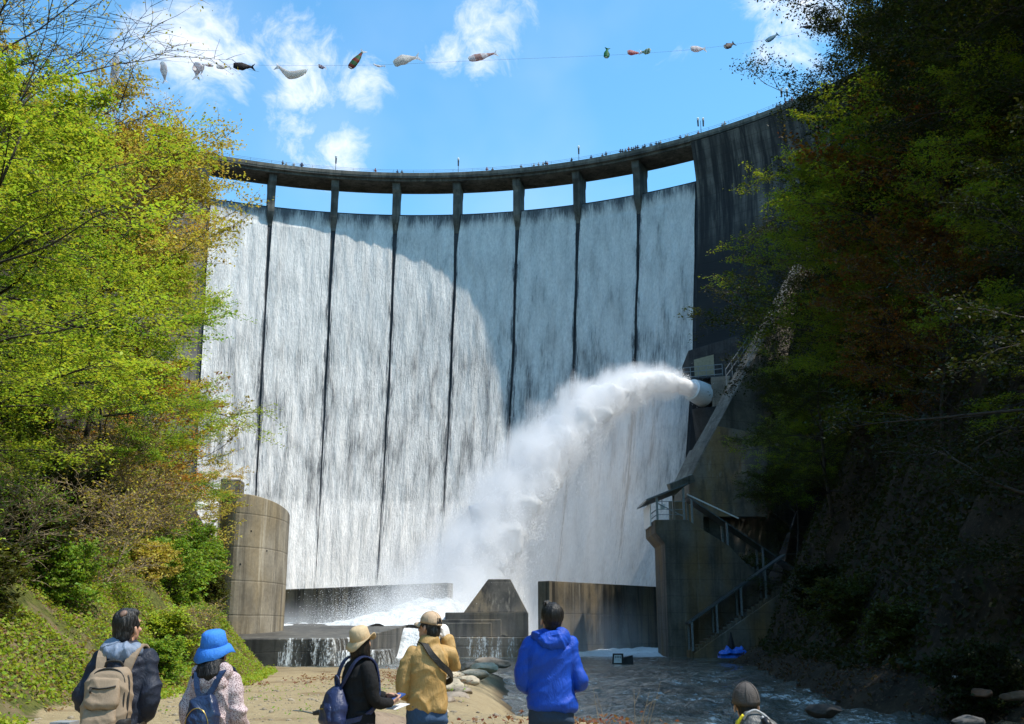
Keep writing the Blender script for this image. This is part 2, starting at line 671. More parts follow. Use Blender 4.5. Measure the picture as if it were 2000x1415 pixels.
M['figure'] = ocolor('figure_clothes', 0.8)
M['steel'] = simple('galvanised_steel', (0.22, 0.24, 0.25), 0.45, 0.6, 9, 0.3)
M['darksteel'] = simple('dark_steel', (0.05, 0.055, 0.06), 0.5, 0.4, 9, 0.3)
M['roofsheet'] = simple('roof_sheet', (0.10, 0.12, 0.13), 0.35, 0.5, 3, 0.3)
M['whitepaint'] = simple('white_paint', (0.75, 0.75, 0.72), 0.4, 0, 9, 0.12)
M['beige'] = simple('beige_panel', (0.27, 0.25, 0.16), 0.6, 0, 3, 0.2)
M['housewall'] = concrete('house_concrete', (0.06, 0.06, 0.06), (0.03, 0.03, 0.03), streak=0.5, lines=2.0)
M['black'] = simple('black_rubber', (0.02, 0.02, 0.02), 0.7, 0, 9, 0.3)
M['tarp'] = simple('blue_tarpaulin', (0.01, 0.13, 0.62), 0.5, 0, 5, 0.4, 0.5, 0.05)
M['pipewater'] = simple('water_sheathed_pipe', (0.72, 0.76, 0.78), 0.3, 0, 5, 0.12)
M['signpanel'] = simple('sign_panel', (0.55, 0.58, 0.58), 0.5, 0, 9, 0.15)


def fabric(name, col, rough=0.75, weave=260.0, amt=0.18, spec=0.25, sheen=0.0, pattern=None, fold=0.28):
    t = NT(name)
    o = t.obj()
    n = t.noise(o, 7, 4, 0.6)
    w = t.noise(o, weave, 2, 0.5)
    fo = t.noise(t.mapv(o, (15, 15, 7), rot=(0.4, 0.6, 0.2)), 1.0, 4, 0.55, 1.6)
    fo = t.sub(1.0, t.math('ABSOLUTE', t.sub(t.mul(fo, 2.0), 1.0)))
    fo = t.math('POWER', fo, 2.0)
    f = t.ramp(n, 0.3, 0.7, 1 - amt, 1 + amt * 0.5, False)
    c = col
    if pattern is not None:
        pc, sc = pattern
        vo = t.n('TexVoronoi', feature='F1')
        t.set(vo.inputs['Vector'], o)
        vo.inputs['Scale'].default_value = sc
        vo.inputs['Randomness'].default_value = 0.8
        c = t.mix(t.ramp(vo.outputs['Distance'], 0.30, 0.5), pc, col)
    c = t.mix(1.0, c, t.comb(f, f, f), 'MULTIPLY')
    h = t.add(t.mul(w, 0.12), t.mul(fo, 1.0))
    return t.surf(t.bsdf(c, rough, t.bump(h, fold, 0.02), 0, spec))


M['navy_jacket'] = fabric('navy_shell_fabric', (0.016, 0.021, 0.038), 0.62, spec=0.35)
M['grey_hood'] = fabric('grey_blue_lining', (0.19, 0.24, 0.33), 0.6, spec=0.4)
M['pack_taupe'] = fabric('taupe_pack_canvas', (0.30, 0.225, 0.155), 0.8, fold=0.12)
M['pack_trim'] = fabric('dark_pack_trim', (0.03, 0.028, 0.026), 0.6)
M['blue_hat'] = fabric('blue_hat_cotton', (0.045, 0.22, 0.72), 0.75)
M['print_parka'] = fabric('pink_print_cotton', (0.62, 0.50, 0.50), 0.8, pattern=((0.16, 0.08, 0.09), 105.0))
M['navy_pack'] = fabric('navy_glossy_nylon', (0.014, 0.028, 0.075), 0.3, spec=0.6)
M['navy_canvas'] = fabric('navy_nylon', (0.016, 0.026, 0.085), 0.45, spec=0.5)
M['gold'] = simple('brass_zip', (0.6, 0.42, 0.12), 0.35, 0.9, 9, 0.2)
M['beige_hat'] = fabric('beige_hat_cotton', (0.56, 0.42, 0.25), 0.8)
M['black_coat'] = fabric('black_wool', (0.011, 0.011, 0.012), 0.85)
M['black_trousers'] = fabric('black_trousers', (0.010, 0.010, 0.012), 0.85)
M['tan_jacket'] = fabric('tan_shell_fabric', (0.46, 0.28, 0.095), 0.6, spec=0.4)
M['tan_cap'] = fabric('tan_cap_cotton', (0.52, 0.37, 0.24), 0.8)
M['white_glove'] = fabric('white_glove_cotton', (0.74, 0.70, 0.66), 0.85)
M['jeans'] = fabric('blue_denim', (0.045, 0.085, 0.16), 0.85)
M['dark_jeans'] = fabric('dark_denim', (0.03, 0.05, 0.085), 0.85)
M['blue_jacket'] = fabric('royal_blue_shell', (0.004, 0.062, 0.44), 0.6, spec=0.35)
M['grey_cap'] = fabric('grey_brown_cap', (0.085, 0.074, 0.068), 0.8)
M['yellow_shirt'] = fabric('yellow_fabric', (0.75, 0.60, 0.03), 0.7)
M['child_pack'] = fabric('charcoal_pack_nylon', (0.10, 0.10, 0.095), 0.5, spec=0.5)
M['strap_grey'] = fabric('grey_webbing', (0.42, 0.42, 0.42), 0.7)
M['cyan_patch'] = fabric('turquoise_band', (0.2, 0.75, 0.62), 0.6)
M['shoe'] = simple('shoe_leather', (0.03, 0.028, 0.026), 0.6, 0, 20, 0.3)
M['scalp'] = simple('scalp', (0.20, 0.12, 0.085), 0.55, 0, 60, 0.4, 0.1, 0.004)
M['skin'] = simple('skin', (0.52, 0.29, 0.19), 0.55, 0, 14, 0.12, 0.1, 0.004)
M['paper'] = simple('leaflet_paper', (0.78, 0.80, 0.82), 0.6, 0, 9, 0.06)
M['phone_blue'] = simple('blue_cover_print', (0.06, 0.12, 0.35), 0.4, 0, 9, 0.2)
M['plastic_black'] = simple('black_camera_plastic', (0.015, 0.015, 0.016), 0.4, 0, 30, 0.2)
M['greybox'] = simple('grey_plastic', (0.30, 0.30, 0.30), 0.5, 0, 9, 0.2)


def m_hair(name, a, b):
    t = NT(name)
    o = t.obj()
    n = t.noise(t.mapv(o, (60, 60, 9)), 1.0, 4, 0.6, 0.5)
    c = t.mix(t.ramp(n, 0.45, 0.75), a, b)
    return t.surf(t.bsdf(c, 0.5, t.bump(n, 0.8, 0.012), 0, 0.35))


M['hair_black'] = m_hair('black_hair', (0.006, 0.006, 0.006), (0.02, 0.017, 0.015))
M['hair_grey'] = m_hair('greying_hair', (0.008, 0.008, 0.008), (0.10, 0.097, 0.094))
M['hair_brown'] = m_hair('dark_brown_hair', (0.008, 0.006, 0.005), (0.03, 0.02, 0.014))
# ------------------------------------------------------------------ dam
CX, CY = -18.0, 91.0
ZL = 77.6     # spillway lip
ZS = 83.5     # deck soffit
ZT = 85.0     # parapet top
A0, DA, NB = -24.7, 7.375, 8
A1 = A0 + DA * NB  # right end of the overflow section


def rface(z):
    return np.interp(z, [-4, 1, 5, 9, 22, 37, 47, 74, 77.6], [68, 70.5, 72.6, 74.6, 80.2, 84.2, 86.3, 90.3, 90.5])


def pol(a, r, z=0.0):
    a = np.radians(a)
    return np.stack(np.broadcast_arrays(CX + r * np.sin(a), CY + r * np.cos(a), z), -1).astype(float)


def wall_section(a0, a1, ztop, flare=False, na=40, back=94.5, zbot=-4.0, off=0.0):
    """solid wall between two angles: front profile, flat top, vertical back"""
    prof = []
    for z in np.linspace(zbot, ztop, 44):
        r = rface(min(z, 77.6)) + off
        if flare and z > 66:
            r -= 2.4 * ((z - 66) / (ztop - 66)) ** 2
        prof.append((r, z))
    prof += [(back, ztop), (back, zbot)]
    n = len(prof)
    A = np.linspace(a0, a1, na)
    V = np.concatenate([pol(a, np.array([p[0] for p in prof]), np.array([p[1] for p in prof])) for a in A])
    uv = np.concatenate([np.stack([np.full(n, np.radians(a) * 88), [p[1] for p in prof]], -1) for a in A])
    F = []
    for i in range(na - 1):
        for j in range(n):
            k = (j + 1) % n
            F.append((i * n + j, (i + 1) * n + j, (i + 1) * n + k, i * n + k))
    F.append(tuple(range(n)))
    F.append(tuple(range((na - 1) * n + n - 1, (na - 1) * n - 1, -1)))
    return V, F, uv


dam = thing('arch_dam', 'tall curved concrete arch dam with a bridge deck on piers along its crest', 'dam', (CX, CY + 80, 0))
V, F, uv = wall_section(A0, A1, ZL, False, 90, 93.5)
part('spillway_wall', (V, F), M['dam_dark'], dam, uv=uv)
V, F, uv = wall_section(A1, 64, ZS, True, 50, off=-0.9)
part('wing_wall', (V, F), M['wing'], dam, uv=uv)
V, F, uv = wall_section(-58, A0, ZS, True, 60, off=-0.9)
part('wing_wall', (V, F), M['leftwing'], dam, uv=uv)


def arc_solid(prof, a0, a1, na):
    n = len(prof)
    A = np.linspace(a0, a1, na)
    V = np.concatenate([pol(a, np.array([p[0] for p in prof]), np.array([p[1] for p in prof])) for a in A])
    F = []
    for i in range(na - 1):
        for j in range(n):
            k = (j + 1) % n
            F.append((i * n + j, (i + 1) * n + j, (i + 1) * n + k, i * n + k))
    F.append(tuple(range(n)))
    F.append(tuple(range((na - 1) * n + n - 1, (na - 1) * n - 1, -1)))
    return V, F


# deck slab with a thin outer lip: soffit, recessed drip band, fascia
part('deck', arc_solid([(88.25, ZS + 0.003), (94.2, ZS + 0.003), (94.2, ZS + 0.85), (87.75, ZS + 0.85), (87.75, ZS + 0.5), (88.25, ZS + 0.42)], -58, 64, 170), M['deck'], dam)
part('parapet', arc_solid([(87.7, ZS + 0.853), (88.0, ZS + 0.853), (88.0, ZT), (87.7, ZT)], -58, 64, 170), M['ridge'], dam)
part('parapet', arc_solid([(93.85, ZS + 0.853), (94.15, ZS + 0.853), (94.15, ZT), (93.85, ZT)], -58, 64, 170), M['deck'], dam)
mb = MB()
aa = np.arange(-57, 64, 1.229)
for zz in (ZT + 0.35, ZT + 0.62):
    mb.tube(pol(aa, 87.85, zz), 0.02, 4)
for a in aa[::2]:
    mb.tube([pol(a, 87.85, ZT - 0.02), pol(a, 87.85, ZT + 0.64)], 0.02, 4)
part('railing', mb.out(), M['darksteel'], dam)
for k in range(1, NB):
    a = A0 + DA * k
    w = math.degrees(0.66 / 90)
    mb = MB()
    # tapering pier foot running down the face, then the pier shaft, then a corbelled head
    zz = np.linspace(73.6, ZS - 2.2, 16)
    P = []
    for z in zz:
        t = min(1, (z - 73.6) / 3)
        ww = w * (0.6 + 0.4 * t)
        rf = rface(min(z, 77.6)) - 0.12 - 1.1 * t * t * (3 - 2 * t)
        P.append([pol(a - ww, rf, z), pol(a + ww, rf, z), pol(a + ww, 93.4, z), pol(a - ww, 93.4, z)])
    for (z, e) in ((ZS - 1.4, 1.04), (ZS - 0.003, 1.12)):
        P.append([pol(a - w * e, 88.9 - 0.5 * (e - 1), z), pol(a + w * e, 88.9 - 0.5 * (e - 1), z), pol(a + w * e, 93.7, z), pol(a - w * e, 93.7, z)])
    n = len(P)
    V = np.array(P).reshape(-1, 3)
    F = [(3, 2, 1, 0), tuple(range(4 * n - 4, 4 * n))]
    for i in range(n - 1):
        for j in range(4):
            q = (j + 1) % 4
            F.append((i * 4 + j, i * 4 + q, i * 4 + 4 + q, i * 4 + 4 + j))
    part('pier', (V, F), M['deck'], dam)

# sheets of falling water, one in each of the eight bays
fall = thing('waterfall', 'white sheets of water pouring down the curved dam face between its piers', 'waterfall', (CX, CY + 78, 0))
for k in range(NB):
    a0, a1 = A0 + DA * k, A0 + DA * (k + 1)
    nu, nv = 56, 230
    zz = np.concatenate([np.linspace(1.0, ZL - 1.0, nv - 6), ZL + np.array([-0.6, -0.3, -0.05, 0.12, 0.25, 0.3])])
    rr = rface(np.minimum(zz, 77.6)) - 0.16
    rr[-6:] = 90.5 - np.array([0.14, 0.05, -0.15, -0.6, -1.4, -2.8])
    # gap beside each pier narrows towards the foot
    gapl = np.interp(zz, [0, 20, 45, 68, 74, 76.5], [0.0, 0.07, 0.19, 0.27, 0.42, 0.66]) * (1 if k > 0 else 0.1)
    gapr = np.interp(zz, [0, 20, 45, 68, 74, 76.5], [0.0, 0.07, 0.19, 0.27, 0.42, 0.66]) * (1 if k < NB - 1 else 0.1)
    if k == NB - 1:
        gapr = np.full_like(zz, 0.9)
    if k == 0:
        gapl = np.full_like(zz, 0.9)
    t = np.linspace(0, 1, nu)
    half = np.radians(DA) * 88
    U = gapl[None, :] + t[:, None] * (half - gapl - gapr)[None, :]
    U = U + (vnoise(np.stack([np.zeros_like(U) + k * 9, U * 0.7, np.zeros_like(U) + zz[None] * 0.16], -1)) - 0.5) * 0.2 * ((t < 0.02) | (t > 0.98))[:, None]
    ang = a0 + np.degrees(U / 88)
    uu = np.radians(a0) * 88 + U
    Z = np.broadcast_to(zz, (nu, nv))
    ns = fbm(np.stack([uu * 0.8, Z * 0.13, np.zeros_like(Z)], -1), 4) - 0.5
    Rr = rr[None, :] - (ns + 0.3) * np.where(Z < 74, 0.45, 0.1)
    P = pol(ang, Rr, Z)
    E = np.minimum(U, half - U)
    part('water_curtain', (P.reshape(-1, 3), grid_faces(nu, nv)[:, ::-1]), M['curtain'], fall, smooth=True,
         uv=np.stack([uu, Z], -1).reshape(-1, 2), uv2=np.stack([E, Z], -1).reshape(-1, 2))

# ------------------------------------------------------------------ lamp posts on the crest
for px, lab in ((656, 'dark lamp post on the dam crest above the second pier from the left'),
                (895, 'dark lamp post on the dam crest above the fourth pier from the left'),
                (1130, 'white lamp post on the dam crest above the sixth pier from the left'),
                (1368, 'white lamp post on the dam crest just right of the last open bay'),
                (1531, 'white twin lamp post on the dam crest near the dark trees')):
    # angle where the sight line meets the crest
    best = min(np.arange(-30, 62, 0.02), key=lambda a: abs((lambda p: 1000 + 2000 * (p[0] / (p[1] * CT + (p[2] - EYE) * ST)) - px)(pol(a, 88.4, ZT + 1.5))))
    b = pol(best, 88.6, ZT - 0.6)
    lp = thing('lamp_post', lab, 'lamp post', b, group='lamp posts along the dam crest')
    m = MB()
    m.tube([(0, 0, 0), (0, 0, 3.4)], [0.06, 0.045], 6)
    part('pole', m.out(), M['darksteel'], lp, world=False)
    twin = px in (1368, 1531)
    for sx in ((-0.45, 0.45) if twin else (0,)):
        m = MB()
        m.tube([(sx, 0, 2.3), (sx * 1.05, 0, 3.4)], [0.13, 0.16], 8)
        part('banner', m.out(), M['darksteel'], lp, world=False)
        m = MB()
        m.tube([(sx, 0, 3.4), (sx, 0, 3.75), (sx, 0, 3.95)], [0.16, 0.24, 0.1], 8)
        part('lamp_head', m.out(), M['whitepaint'], lp, world=False)

# ------------------------------------------------------------------ weir (secondary dam), apron, steps, left tower
sub = thing('weir_wall', 'low grey concrete weir wall at the dam foot, left of the jet', 'weir', (-17, 120, 0))
mb = MB()
lp_ = [(-30, 131), (-22, 124.5), (-14.5, 117), (-6.8, 110.5)]
for i in range(3):
    (xa, ya), (xb, yb) = lp_[i], lp_[i + 1]
    mb.prism([(xa, ya), (xb, yb), (xb + 0.5, yb + 1.6), (xa + 0.5, ya + 1.6)], -2, 6.2)
part('wall', mb.out(), M['weir'], sub)
sub2 = thing('weir_wall', 'stained brown concrete weir wall at the dam foot, beside the stair tower', 'weir', (9, 109, 0))
mb = MB()
mb.prism([(3.6, 101.2), (16.9, 118.2), (15.7, 119.2), (2.5, 102.2)], -2, [6.0, 6.05, 6.05, 6.0])
part('wall', mb.out(), M['weir'], sub2)
mb = MB()
c0, c1 = np.array((10.6, 110.14, 0)), np.array((12.6, 112.70, 0))
mid = (c0 + c1) / 2
nrm = np.array((0.776, -0.63, 0))
mb.add([c0 + (0, 0, -2), c1 + (0, 0, -2), mid + nrm * 1.4 + (0, 0, -2), mid + (0, 0, 4.4) + nrm * 0.05], [(0, 1, 2), (0, 2, 3), (2, 1, 3), (1, 0, 3)])
part('buttress', mb.out(), M['weir'], sub2)

ap = thing('concrete_apron', 'broad low concrete apron under the rounded grey tower, water spilling off its edge', 'apron', (-18, 85, -1))
mb = MB()
mb.prism([(-19.6, 74.5), (-12.8, 75.2), (-12.3, 80), (-11.9, 84), (-9.8, 100), (-26, 108), (-28, 90)], -2, [0.85, 0.85, 0.85, 0.9, 1.85, 2.1, 1.5])
part('slab', mb.out(), M['apron'], ap)
mb = MB()
mb.prism([(-12.65, 76.2), (-9.6, 77.2), (-9.2, 82), (-12.05, 83)], -2, 0.0)
part('step', mb.out(), M['apron'], ap)
mb = MB()
mb.prism([(-24.6, 71.5), (-17.7, 71), (-19.603, 74.45), (-27, 77)], -2, [0.8, -1.5, 0.6, 0.9])
part('wing_slab', mb.out(), M['ridge'], ap)


def sheet(name, pts_top, zbot, label, mat, out=0.35, seg=40):
    pts = np.array(pts_top, float)
    L = np.concatenate([[0], np.cumsum(np.linalg.norm(np.diff(pts[:, :2], axis=0), axis=1))])
    s = np.linspace(0, L[-1], seg)
    P = np.stack([np.interp(s, L, pts[:, i]) for i in range(3)], -1)
    d = np.gradient(P, axis=0)[:, :2]
    d /= np.linalg.norm(d, axis=1)[:, None]
    nrm = np.stack([d[:, 1], -d[:, 0]], -1)
    rows = []
    for t in np.linspace(0, 1, 14):
        q = P.copy()
        q[:, :2] += nrm * (0.04 + out * math.sqrt(t))[..., None] if False else nrm * (0.04 + out * math.sqrt(t))
        q[:, 2] = P[:, 2] + 0.05 + (zbot - P[:, 2]) * t
        rows.append(q)
    V = np.stack(rows, 1)
    uv = np.stack([np.broadcast_to(s[:, None], V.shape[:2]), V[..., 2]], -1)
    o = part(name, (V.reshape(-1, 3), grid_faces(seg, 14)), mat, smooth=True, uv=uv.reshape(-1, 2))
    return tag(o, label, 'small waterfall')


sheet('spillover', [(-16.4, 74.85, 0.85), (-12.8, 75.15, 0.85), (-12.3, 79.8, 0.85)], -1.05, 'thin broken veil of water dribbling over the front edge of the apron', M['spill'])
sheet('spillover', [(-12.5, 76.2, 0.0), (-9.6, 77.15, 0.0), (-9.2, 81.8, 0.0)], -1.05, 'white trickles falling from the small lower step beside the apron', M['spill'])

st = thing('stepped_weir', 'dark stepped concrete block with a pyramid shaped baffle on top, splashed by the jet', 'weir', (-3, 101, -1))
mb = MB()
mb.box(-6.6, 1.75, 97.6, 108, -2, 0.75)
part('lower_step', mb.out(), M['weir'], st)
mb = MB()
mb.box(-6.3, 1.55, 99.4, 107, 0.753, 3.0)
mb.box(-7.4, -1.0, 98.9, 99.397, 0.753, 2.35)
mb.box(-6.8, -1.9, 98.6, 98.897, 0.753, 2.05)
part('upper_step', mb.out(), M['weir'], st)
mb = MB()
mb.hexa([(-4.6, 100.0, 3.003), (1.5, 100.0, 3.003), (1.5, 105.5, 3.003), (-4.6, 105.5, 3.003), (-2.3, 101.0, 6.15), (-0.15, 101.0, 6.15), (-0.15, 104.5, 6.15), (-2.3, 104.5, 6.15)])
part('baffle', mb.out(), M['weir'], st)
sheet('spillover', [(-6.4, 97.5, 0.75), (1.2, 97.55, 0.75)], -1.05, 'fine threads of water running down the dark lower step', M['spill'], 0.1)

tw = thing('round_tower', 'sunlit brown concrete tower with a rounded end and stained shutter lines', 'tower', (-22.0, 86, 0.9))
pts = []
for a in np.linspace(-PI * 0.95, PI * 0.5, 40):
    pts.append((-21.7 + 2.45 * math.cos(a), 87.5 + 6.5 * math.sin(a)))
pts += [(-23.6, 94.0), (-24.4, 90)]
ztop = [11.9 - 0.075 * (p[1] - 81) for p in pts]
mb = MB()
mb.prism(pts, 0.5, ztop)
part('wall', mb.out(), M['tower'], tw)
for (z, k) in ((9.2, 9), (9.0, 16), (6.6, 5), (6.4, 14), (2.6, 6), (7.6, 20)):
    p = pts[k]
    part('drain_hole', MB().tube([(p[0], p[1] - 0.03, z), (p[0], p[1] + 0.08, z)], 0.07, 8).out(), M['black'], tw)
tb = tag(part('training_wall', MB().prism([(-27.4, 96), (-25.7, 96.6), (-25.9, 99), (-27.6, 99)], 0.5, 15.2).out(), M['ridge']), 'pale narrow concrete wall rising behind the rounded tower', 'wall')

# ------------------------------------------------------------------ right side: stair tower, shelter, covered stairs, ridge
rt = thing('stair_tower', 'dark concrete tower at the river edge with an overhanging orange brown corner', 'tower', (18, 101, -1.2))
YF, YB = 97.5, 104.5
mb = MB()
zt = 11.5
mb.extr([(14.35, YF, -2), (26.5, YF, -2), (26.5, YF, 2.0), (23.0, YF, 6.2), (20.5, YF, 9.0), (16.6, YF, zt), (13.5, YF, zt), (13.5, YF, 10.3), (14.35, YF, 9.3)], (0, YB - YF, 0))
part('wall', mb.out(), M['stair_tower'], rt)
# kiosk on top
kk = thing('roofed_lookout', 'small steel framed lookout with a sloping roof on top of the stair tower', 'shelter', (15.2, 99.5, zt))
mb = MB()
mb.hexa([(12.7, 97.2, zt + 1.75), (16.7, 97.2, zt + 3.3), (16.7, 104.6, zt + 3.3), (12.7, 104.6, zt + 1.75), (12.7, 97.2, zt + 1.9), (16.7, 97.2, zt + 3.45), (16.7, 104.6, zt + 3.45), (12.7, 104.6, zt + 1.9)])
part('roof', mb.out(), M['roofsheet'], kk)
for (x, y, h) in ((13.8, 97.8, 2.13), (16.35, 97.8, 3.1), (13.8, 104, 2.13), (16.35, 104, 3.1)):
    part('post', MB().box(x - 0.1, x + 0.1, y - 0.1, y + 0.1, zt + 0.003, zt + h).out(), M['steel'], kk)
mb = MB()
for z in (zt + 0.5, zt + 1.0):
    mb.bar((13.8, 97.75, z), (16.35, 97.75, z), 0.06)
    mb.bar((13.75, 97.8, z), (13.75, 104, z), 0.06)
mb.bar((13.8, 97.75, zt + 1.6), (16.35, 97.75, zt + 0.3), 0.08)
mb.bar((13.8, 97.7, zt + 1.75), (16.35, 97.7, zt + 1.75), 0.06)
part('railing', mb.out(), M['steel'], kk)
part('panel', MB().box(13.3, 13.4, 99.2, 104.0, zt - 0.4, zt + 1.7).out(), M['whitepaint'], kk)
fl = thing('floodlight', 'small white floodlight fixed in the roofed lookout', 'floodlight', (14.35, 98.2, zt + 1.2))
mb = MB()
mb.hexa([(14.15, 98.0, zt + 1.0), (14.6, 98.0, zt + 1.0), (14.55, 98.35, zt + 1.1), (14.2, 98.35, zt + 1.1), (14.15, 98.0, zt + 1.5), (14.6, 98.0, zt + 1.5), (14.55, 98.35, zt + 1.4), (14.2, 98.35, zt + 1.4)])
part('housing', mb.out(), M['whitepaint'], fl)
part('bracket', MB().bar((14.37, 98.3, zt + 1.4), (14.37, 98.4, zt + 2.0), 0.07).out(), M['steel'], fl)


def cover(name, a, b, width, hpost, nposts, label, edge=None):
    a = np.array(a, float)
    b = np.array(b, float)
    t = thing(name, label, 'covered stairs', (a + b) / 2)
    up = np.array((0, 0, 1.0))
    mb = MB()
    w = np.array((0, width, 0))
    mb.hexa([a, b, b + w, a + w, a + up * 0.14, b + up * 0.14, b + w + up * 0.14, a + w + up * 0.14])
    part('roof', mb.out(), M['roofsheet'], t)
    for i in range(nposts):
        q = a + (b - a) * (i + 0.12) / nposts
        for yy in (0.12, width - 0.12):
            part('post', MB().box(q[0] - 0.09, q[0] + 0.09, q[1] + yy - 0.09, q[1] + yy + 0.09, q[2] - hpost, q[2] + 0.05).out(), M['steel'], t)
    mb = MB()
    # the flight of steps below the roof
    n = 24
    for i in range(n):
        q0 = a + (b - a) * i / n
        q1 = a + (b - a) * (i + 1) / n
        zz = max(q0[2], q1[2]) - hpost
        xa, xb = sorted((q0[0], q1[0]))
        mb.box(xa + 0.002, xb - 0.002, a[1] + 0.25, a[1] + width - 0.25, zz - 0.9, zz)
    part('steps', mb.out(), M['stair_tower'], t)
    if edge:
        part('edge_trim', MB().bar(a + (edge[0], -0.05, 0.2), b + (-edge[0], -0.05, 0.2), 0.1).out(), M['whitepaint'], t)
    return t


cover('covered_stairs', (16.75, YF + 0.4, zt + 2.2), (26.5, YF + 0.4, 6.9), 2.6, 2.6, 3, 'upper covered stairs running down from the roofed lookout into the trees')
part('stair_trim', MB().bar((16.7, YF + 0.3, zt + 2.44), (21.5, YF + 0.3, zt + 0.15), 0.12).out(), M['whitepaint'], bpy.data.objects['covered_stairs'])
cover('covered_stairs', (15.9, YF - 2.6, 1.9), (25.0, YF - 2.6, 8.0), 2.2, 2.5, 4, 'lower covered stairs climbing across the front of the dark stair tower')
lw = tag(part('stair_wall', MB().extr([(16.2, YF - 2.9, -2), (29, YF - 2.9, -2), (29, YF - 2.9, 6.9), (25.4, YF - 2.9, 5.4), (16.2, YF - 2.9, -0.6)], (0, 0.26, 0)).out(), M['stair_tower']), 'sloping dark concrete wall below the lower covered stairs', 'wall')

# long inclined ridge of concrete climbing to the right end of the crest
rd = thing('inclined_wall', 'long concrete wall climbing steeply from the stair tower to the dam crest', 'wall', (36, 128, 20))
c_pts = [at(1345, 940, 115.5), at(1378, 872, 115.8), at(1402, 830, 116.2), at(1494, 658, 119.5), at(1596, 465, 132), at(1700, 265, 142)]
mb = MB()
for i in range(len(c_pts) - 1):
    a = np.array(c_pts[i])
    b = np.array(c_pts[i + 1])
    wa = np.array((-1.15, 2.3, 0)) * (1.0 if i else 1.2)
    da = np.array((0, 0, -15.0 if i < 2 else -26.0))
    db = np.array((0, 0, -15.0 if i < 1 else -26.0))
    mb.hexa([a + da, b + db, b + wa + db, a + wa + da, a, b, b + wa, a + wa])
part('wall', mb.out(), M['ridge'], rd)
mb = MB()
mb.extr([at(1345, 940, 115.3), at(1402, 832, 115.7), at(1500, 850, 113.5), at(1500, 1010, 112.5), at(1350, 1010, 114.5)], (0.3, 2.0, 0))
part('buttress', mb.out(), M['stair_tower'], rd)
pk = tag(part('inlet_block', MB().prism([(17.0, 111.5), (20.6, 110.8), (21.4, 116), (18, 117)], 8, 14.9).out(), M['stair_tower']), 'plain concrete block behind the roofed lookout', 'block')
bs = tag(part('beam', MB().bar((17.2, 112, 16.4), (20.2, 114, 17.8), 0.5, 0.9).out(), M['ridge']), 'pale sloping beam just above the roofed lookout', 'beam')

# valve house with the jet outlet
NZ = np.array((27.6, 150.0, 36.0))    # nozzle mouth
JD = np.array((-36.1, -30.0, 8.0))
JD = JD / np.linalg.norm(JD)
vh = thing('valve_house', 'dark concrete valve house on the dam face above the water jet', 'valve house', (30, 155, 30))
mb = MB()
q = at(1352, 700, 152)
mb.hexa([(27.2, 152.5, 38.4), (35.5, 149, 38.4), (39, 160, 38.4), (28, 165, 38.4), (27.2, 152.5, 43.0), (34.5, 149, 44.5), (38, 160, 44.5), (28, 165, 43.0)])
part('wall', mb.out(), M['housewall'], vh)
mb = MB()
mb.prism([(30.2, 150.9), (35.2, 148.8), (38, 160), (31, 163)], 30, 38.397)
part('base', mb.out(), M['housewall'], vh)
mb = MB()
a_, b_ = np.array((27.9, 151.95, 0)), np.array((30.7, 150.75, 0))
mb.hexa([a_ + (0, 0, 38.7), b_ + (0, 0, 38.7), b_ + (0.1, 0.2, 38.7), a_ + (0.1, 0.2, 38.7), a_ + (0, 0, 41.4), b_ + (0, 0, 41.9), b_ + (0.1, 0.2, 41.9), a_ + (0.1, 0.2, 41.4)])
part('panel', mb.out(), M['beige'], vh)
mb = MB()
A_, B_ = np.array((26.0, 151.6, 0)), np.array((31.6, 149.2, 0))
for z in (38.5, 39.3, 40.0):
    mb.bar(A_ + (0, 0, z), B_ + (0, 0, z), 0.09)
for s_ in np.linspace(0, 1, 6):
    p = A_ + (B_ - A_) * s_
    mb.bar(p + (0, 0, 38.3), p + (0, 0, 40.05), 0.09)
part('railing', mb.out(), M['steel'], vh)
part('walkway', MB().hexa([A_ + (0, 0, 38.15), B_ + (0, 0, 38.15), B_ + (1, 2.5, 38.15), A_ + (1, 2.5, 38.15), A_ + (0, 0, 38.35), B_ + (0, 0, 38.35), B_ + (1, 2.5, 38.35), A_ + (1, 2.5, 38.35)]).out(), M['darksteel'], vh)
part('pillar', MB().prism([(29.9, 149.8), (32.6, 148.7), (33.2, 150.4), (30.5, 151.5)], 26.5, 38.1).out(), M['ridge'], vh)
noz = thing('outlet_pipe', 'round outlet pipe under the valve house, sheathed in white spray', 'pipe', NZ)
mb = MB()
mb.tube([NZ + JD * 0.9, NZ - JD * 0.6, NZ - JD * 2.0, NZ - JD * 2.3], [1.6, 1.8, 1.85, 1.5], 28)
part('barrel', mb.out(), M['pipewater'], noz, smooth=False)
mb = MB()
mb.tube([NZ - JD * 2.3, NZ - JD * 7], [1.9, 1.9], 24)
part('flange', mb.out(), M['darksteel'], noz)
mb = MB()
mb.tube([NZ - JD * 1.5 + (0.6, 0, -2.0), NZ + (2.5, 2, -7.5), NZ + (6.0, 4, -13.5)], [2.3, 2.4, 1.6], 20)
part('saddle', mb.out(), M['housewall'], noz)
mb = MB()
sa, sb = at(1418, 735, 140), at(1475, 655, 144)
for off in (0.0, 1.0):
    mb.bar(sa + (0, 0, off), sb + (0, 0, off), 0.1)
for t_ in np.linspace(0, 1, 6):
    p = sa + (sb - sa) * t_
    mb.bar(p + (0, 0, -1.5), p + (0, 0, 1.05), 0.1)
tag(part('stair_railing', mb.out(), M['steel']), 'thin steel stair railing climbing behind the inclined wall', 'railing')
# ------------------------------------------------------------------ ground
def xb(y):   # right edge of the gravel bank where the people stand
    return np.interp(y, [-60, 13, 17, 22, 40, 58, 64, 70, 75], [7.0, 6.5, 3.2, -0.6, -1.2, -1.0, -9, -19, -30])


